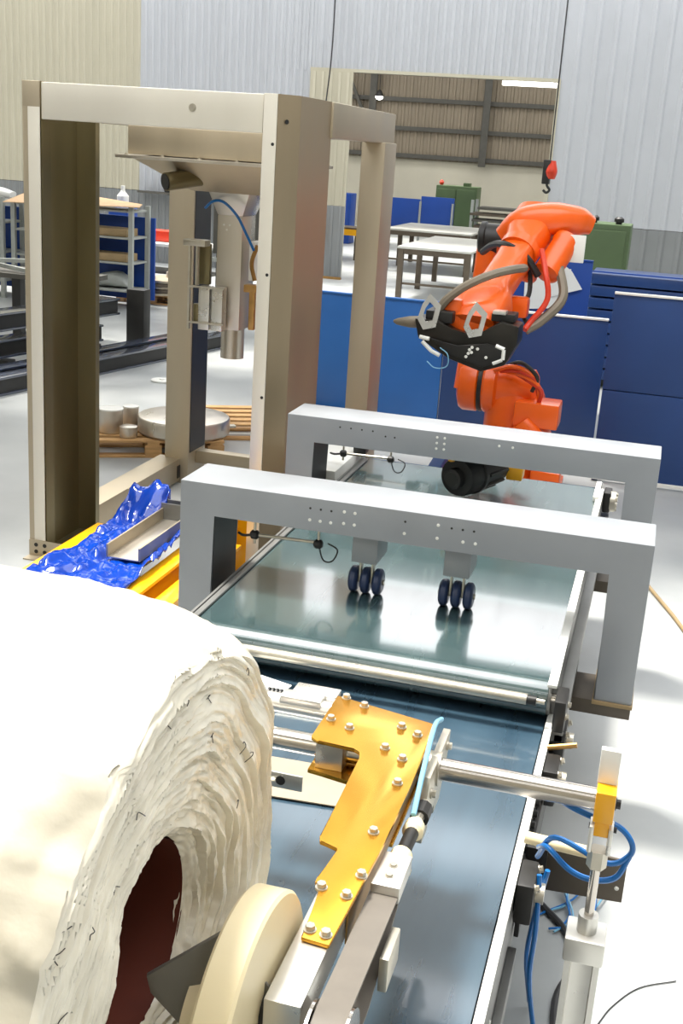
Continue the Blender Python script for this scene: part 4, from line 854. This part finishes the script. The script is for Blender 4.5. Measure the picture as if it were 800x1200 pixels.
# hanging bracket right
MB().prism([(2.88, 1.1), (2.6, 1.1), (2.55, 1.0), (2.55, 0.94), (2.62, 0.94), (2.62, 0.97), (2.7, 0.97), (2.7, 0.94), (2.78, 0.94), (2.88, 1.05)], (-0.415, 0, 0), (0, 1, 0), (0, 0, 1), 0.02, 0.002).build('hanging_bracket', 'zinc', arm)
for p in ((2.84, 1.07), (2.63, 1.04)): inst('bolt', BOLT, (-0.394, *p), arm, (1, 0, 0))
MB().cyl((-0.43, 2.73, 1.057), (-0.39, 2.73, 1.057), 0.045, n=20).build('shaft_collar', 'zinc', arm)
MB().tube([(-0.42, 2.86, 1.135), (-0.425, 2.78, 1.15), (-0.415, 2.6, 1.12), (-0.405, 2.45, 1.08)], 0.007).build('air_hose', 'hosel', arm)
# tension rod, block, belt and pulleys
MB().cyl((-0.395, 2.55, 1.055), (-0.397, 2.44, 1.06), 0.014, n=10).build('rod_end', 'zinc', arm)
MB().cyl((-0.395, 2.48, 1.055), (-0.395, 2.53, 1.055), 0.024, n=10).build('lock_nut', 'dark', arm)
MB().lathe([(0, 0.014), (0.02, 0.024), (0.05, 0.026), (0.06, 0.018)], (-0.397, 2.46, 1.058), (0, -1, 0), 16).build('ferrule', 'nylon', arm)
MB().cyl((-0.397, 2.41, 1.06), (-0.398, 2.3, 1.066), 0.017, n=14).build('tension_rod', 'dark', arm)
MB().lathe([(0, 0.018), (0.01, 0.026), (0.04, 0.026), (0.06, 0.034)], (-0.398, 2.305, 1.066), (0, -1, 0), 16).build('ferrule', 'nylon', arm)
MB().box(-0.43, -0.365, 2.12, 2.25, 1.06, 1.1, 0.004).build('tension_block', 'alu', arm)
for yy in (2.16, 2.2): inst('screw', BOLT, (-0.398, yy, 1.1), arm, (0, 0, 1), scale=(0.8, 0.8, 0.4))
pr = [(2.16, 1.075), (1.72, 1.1)] + arc(1.7, 1.03, 0.07, PI/2, PI*1.5, 10) + [(1.9, 0.965), (2.15, 1.055)]
inn = [(y, z-0.006) for y, z in pr[:2]] + arc(1.7, 1.03, 0.064, PI/2, PI*1.5, 10) + [(1.9, 0.972), (2.14, 1.06)]
MB().ringprism(pr, inn, (-0.43, 0, 0), (0, 1, 0), (0, 0, 1), 0.062).build('flat_belt', 'strap', arm)
MB().cyl((-0.43, 1.7, 1.03), (-0.368, 1.7, 1.03), 0.062, n=28).build('pulley', 'zinc', arm)
for xx in (-0.438, -0.366): MB().cyl((xx, 1.7, 1.03), (xx+0.006, 1.7, 1.03), 0.08, n=32).build('pulley_flange', 'chrome', arm)
MB().cyl((-0.452, 1.7, 1.03), (-0.34, 1.7, 1.03), 0.018, n=14).build('pulley_axle', 'zinc', arm)
MB().box(-0.365, -0.345, 1.95, 2.06, 0.97, 1.05, 0.004).build('guard_tab', 'zinc', arm)
# chuck: stepped cream disc and steel wedge entering the core
MB().lathe([(0, 0.1), (0.004, 0.12), (0.06, 0.12), (0.062, 0.25), (0.068, 0.256), (0.128, 0.256), (0.134, 0.25), (0.135, 0.05)], (-0.67, 1.74, 1.0), (1, 0, 0), 72).build('chuck_disc', 'nylon', arm)
MB().cyl((-0.535, 1.74, 1.05), (-0.522, 1.74, 1.05), 0.04, n=20).build('hub', 'dark', arm)
_o, _a, _b = Vector((-0.61, 1.73, 1.219)), Vector((-0.745, 1.669, 1.124)), Vector((-0.675, 1.682, 1.018))
_u3 = (_a-_o).normalized(); _n3 = _u3.cross(_b-_o).normalized(); _v3 = _n3.cross(_u3)
_w = lambda q: ((q-_o).dot(_u3), (q-_o).dot(_v3))
MB().prism([_w(_o), _w(_a), _w(Vector((-0.737, 1.671, 1.09))), _w(_b), _w(_b+(_b-_a)*0.5), _w(_o+(_b-_a)*1.2)], _o, _u3, _v3, 0.012, 0.002).build('chuck_wedge', 'wedge', arm)
# yellow clevis at the shaft end
MB().box(0.012, 0.062, 2.68, 2.77, 1.02, 1.105, 0.004).build('shaft_clevis', 'yellow', arm)
MB().box(0.018, 0.056, 2.69, 2.74, 0.975, 1.02, 0.004).build('clevis_tongue', 'yellow', arm)
MB().box(0.01, 0.06, 2.73, 2.75, 1.105, 1.2, 0.003).build('lever_plate', 'paper', arm)
inst('bolt', BOLTD, (0.062, 2.73, 1.055), arm, (1, 0, 0))

# pneumatic cylinder under the clevis
cy = thing('pneumatic_cylinder', (0.05, 2.71, 0), 'upright aluminium pneumatic cylinder under the yellow clevis, lower right', 'cylinder')
CX, CY = 0.045, 2.7
for s_ in (-1, 1): MB().box(CX-0.008+s_*0.024-0.006, CX-0.008+s_*0.024+0.006, CY-0.018, CY+0.035, 0.93, 1.005, 0.003).build('fork', 'alu', cy)
MB().cyl((CX-0.04, CY+0.01, 0.992), (CX+0.03, CY+0.01, 0.992), 0.008, n=10).build('clevis_pin', 'dark', cy)
MB().cyl((CX-0.008, CY, 0.885), (CX-0.008, CY, 0.935), 0.026, n=6).build('rod_nut', 'zinc', cy)
MB().cyl((CX-0.008, CY, 0.7), (CX-0.008, CY, 0.89), 0.0125, n=16).build('piston_rod', 'chrome', cy)
MB().cyl((CX-0.008, CY, 0.68), (CX-0.008, CY, 0.74), 0.026, n=20).build('gland', 'alu', cy)
MB().box(CX-0.06, CX+0.044, CY-0.052, CY+0.052, 0.62, 0.69, 0.008).build('end_cap', 'alu', cy)
_p = []
for (cx_, cy_, dx_, dy_) in ((-1, -1, 1, 0), (1, -1, 0, 1), (1, 1, -1, 0), (-1, 1, 0, -1)):
    for t_, dep in ((0.0, 0), (0.34, 0), (0.4, 0.1), (0.75, 0.14), (1.25, 0.14), (1.6, 0.1), (1.66, 0)):
        _p.append((CX-0.008+0.045*(cx_+dx_*t_-dy_*dep*1), CY+0.045*(cy_+dy_*t_+dx_*dep)))
MB().prism(_p, (0, 0, 0.12), (1, 0, 0), (0, 1, 0), 0.5).build('barrel', 'alu', cy)
MB().box(CX-0.06, CX+0.044, CY-0.052, CY+0.052, 0.05, 0.12, 0.008).build('end_cap', 'alu', cy)
MB().box(CX-0.09, CX+0.08, CY-0.08, CY+0.08, 0, 0.05, 0.004).build('foot_mount', 'plate', cy)
# brown plate, pipe and blue hoses beside the conveyor
t = thing('control_plate', (0.02, 3.1, 0.5), 'brown-grey mounting plate sticking out from the conveyor side behind the cylinder', 'plate')
MB().hexa([(-0.11, 3.12, 0.5), (-0.11, 3.13, 0.5), (-0.11, 3.12, 0.665), (-0.11, 3.13, 0.665), (0.13, 3.1, 0.525), (0.13, 3.11, 0.525), (0.13, 3.1, 0.665), (0.13, 3.11, 0.665)], 0.002).build('plate', 'taupe', t)
MB().cyl((-0.17, 3.05, 0.71), (0.055, 3.05, 0.7), 0.018, n=14).build('pipe', 'nylon', t)
inst('bolt', BOLTS, (0.11, 3.1, 0.57), t, (0, -1, 0)); MB().box(-0.16, -0.1, 3.08, 3.14, 0.5, 0.66).build('mount', 'dark', t)
t = thing('air_hose_bundle', (0, 3.0, 0.6), 'bright blue air hoses looping from the conveyor side round the cylinder rod', 'hose')
for pts in ([(-0.14, 2.8, 1.03), (-0.066, 2.75, 1.02), (0.0, 2.75, 0.997), (0.08, 2.75, 0.98), (0.118, 2.75, 0.94), (0.115, 2.75, 0.9), (0.06, 2.75, 0.868), (-0.075, 2.77, 0.9), (-0.12, 2.9, 0.75)],
            [(-0.12, 2.9, 0.78), (-0.092, 2.78, 0.86), (-0.03, 2.76, 0.82), (0.03, 2.75, 0.81), (0.09, 2.75, 0.83), (0.117, 2.75, 0.9)],
            [(-0.11, 2.95, 0.66), (-0.1, 2.92, 0.5), (-0.1, 2.95, 0.3), (-0.06, 3.0, 0.04)],
            [(-0.09, 2.98, 0.66), (-0.11, 2.98, 0.5), (-0.12, 3.05, 0.3), (-0.1, 3.2, 0.03)]):
    MB().tube(pts, 0.008, 8).build('hose', 'hose', t)
t = thing('cable_heap', (-0.05, 3.4, 0), 'tangle of thin teal wires on the floor under the brown plate', 'cables')
rnd = random.Random(11)
for k in range(7):
    a = (-0.12+0.02*k, 3.7+rnd.uniform(-0.1, 0.1), 0.012); b = (0.0+rnd.uniform(-0.1, 0.12), 3.85+rnd.uniform(-0.1, 0.25), 0.02+0.008*k); c = (-0.05+rnd.uniform(-0.08, 0.15), 4.0+rnd.uniform(-0.1, 0.2), 0.012)
    MB().tube([a, (a[0]*0.5+b[0]*0.5+0.05, a[1]*0.5+b[1]*0.5-0.04, 0.02), b, (b[0]*0.4+c[0]*0.6-0.05, b[1]*0.5+c[1]*0.5, 0.02), c], 0.004, 6).build('wire', 'hosel' if k % 2 else 'hose', t)
tag(MB().tube([(-0.12, 3.75, 0.014), (-0.02, 3.62, 0.014), (0.02, 3.45, 0.014), (-0.02, 3.25, 0.014), (0.0, 2.9, 0.014), (-0.05, 2.5, 0.014)], 0.012, 8).build('floor_cable', 'cable'), 'dark cable curving over the floor beside the conveyor foot', 'cable')
tag(MB().tube([(0.03, 7.9, 0.012), (0.18, 7.4, 0.012), (0.33, 6.95, 0.012), (0.42, 6.65, 0.012), (0.55, 6.3, 0.012), (0.8, 6.0, 0.012)], 0.012, 8).build('floor_cable', 'tancable'), 'tan cable lying on the bright floor right of the near arch', 'cable')
tag(MB().tube([(0.12, 3.2, 0.004), (0.16, 3.3, 0.004), (0.24, 3.42, 0.004), (0.36, 3.5, 0.004)], 0.002, 6).build('floor_wire', 'cable'), 'thin black wire curled on the floor right of the cylinder', 'wire')
# brown sheet on the lower belt
tag(MB().hexa([(-1.3, 3.05, 0.652), (-1.3, 3.05, 0.656), (-1.3, 3.3, 0.652), (-1.3, 3.3, 0.656), (-0.72, 3.1, 0.65), (-0.72, 3.1, 0.654), (-0.74, 3.33, 0.65), (-0.74, 3.33, 0.654)]).build('cardboard_sheet', 'greycard'), 'grey-beige cardboard sheet lying on the lower belt under the shaft', 'cardboard')
tag(MB().hexa([(-1.35, 3.5, 0.67), (-1.35, 3.5, 0.675), (-1.3, 3.85, 0.675), (-1.3, 3.85, 0.68), (-1.18, 3.55, 0.67), (-1.18, 3.55, 0.675), (-1.13, 3.8, 0.676), (-1.13, 3.8, 0.68)]).build('paper_sheet', 'paper'), 'white paper corner peeping out behind the film roll on the lower belt', 'paper')
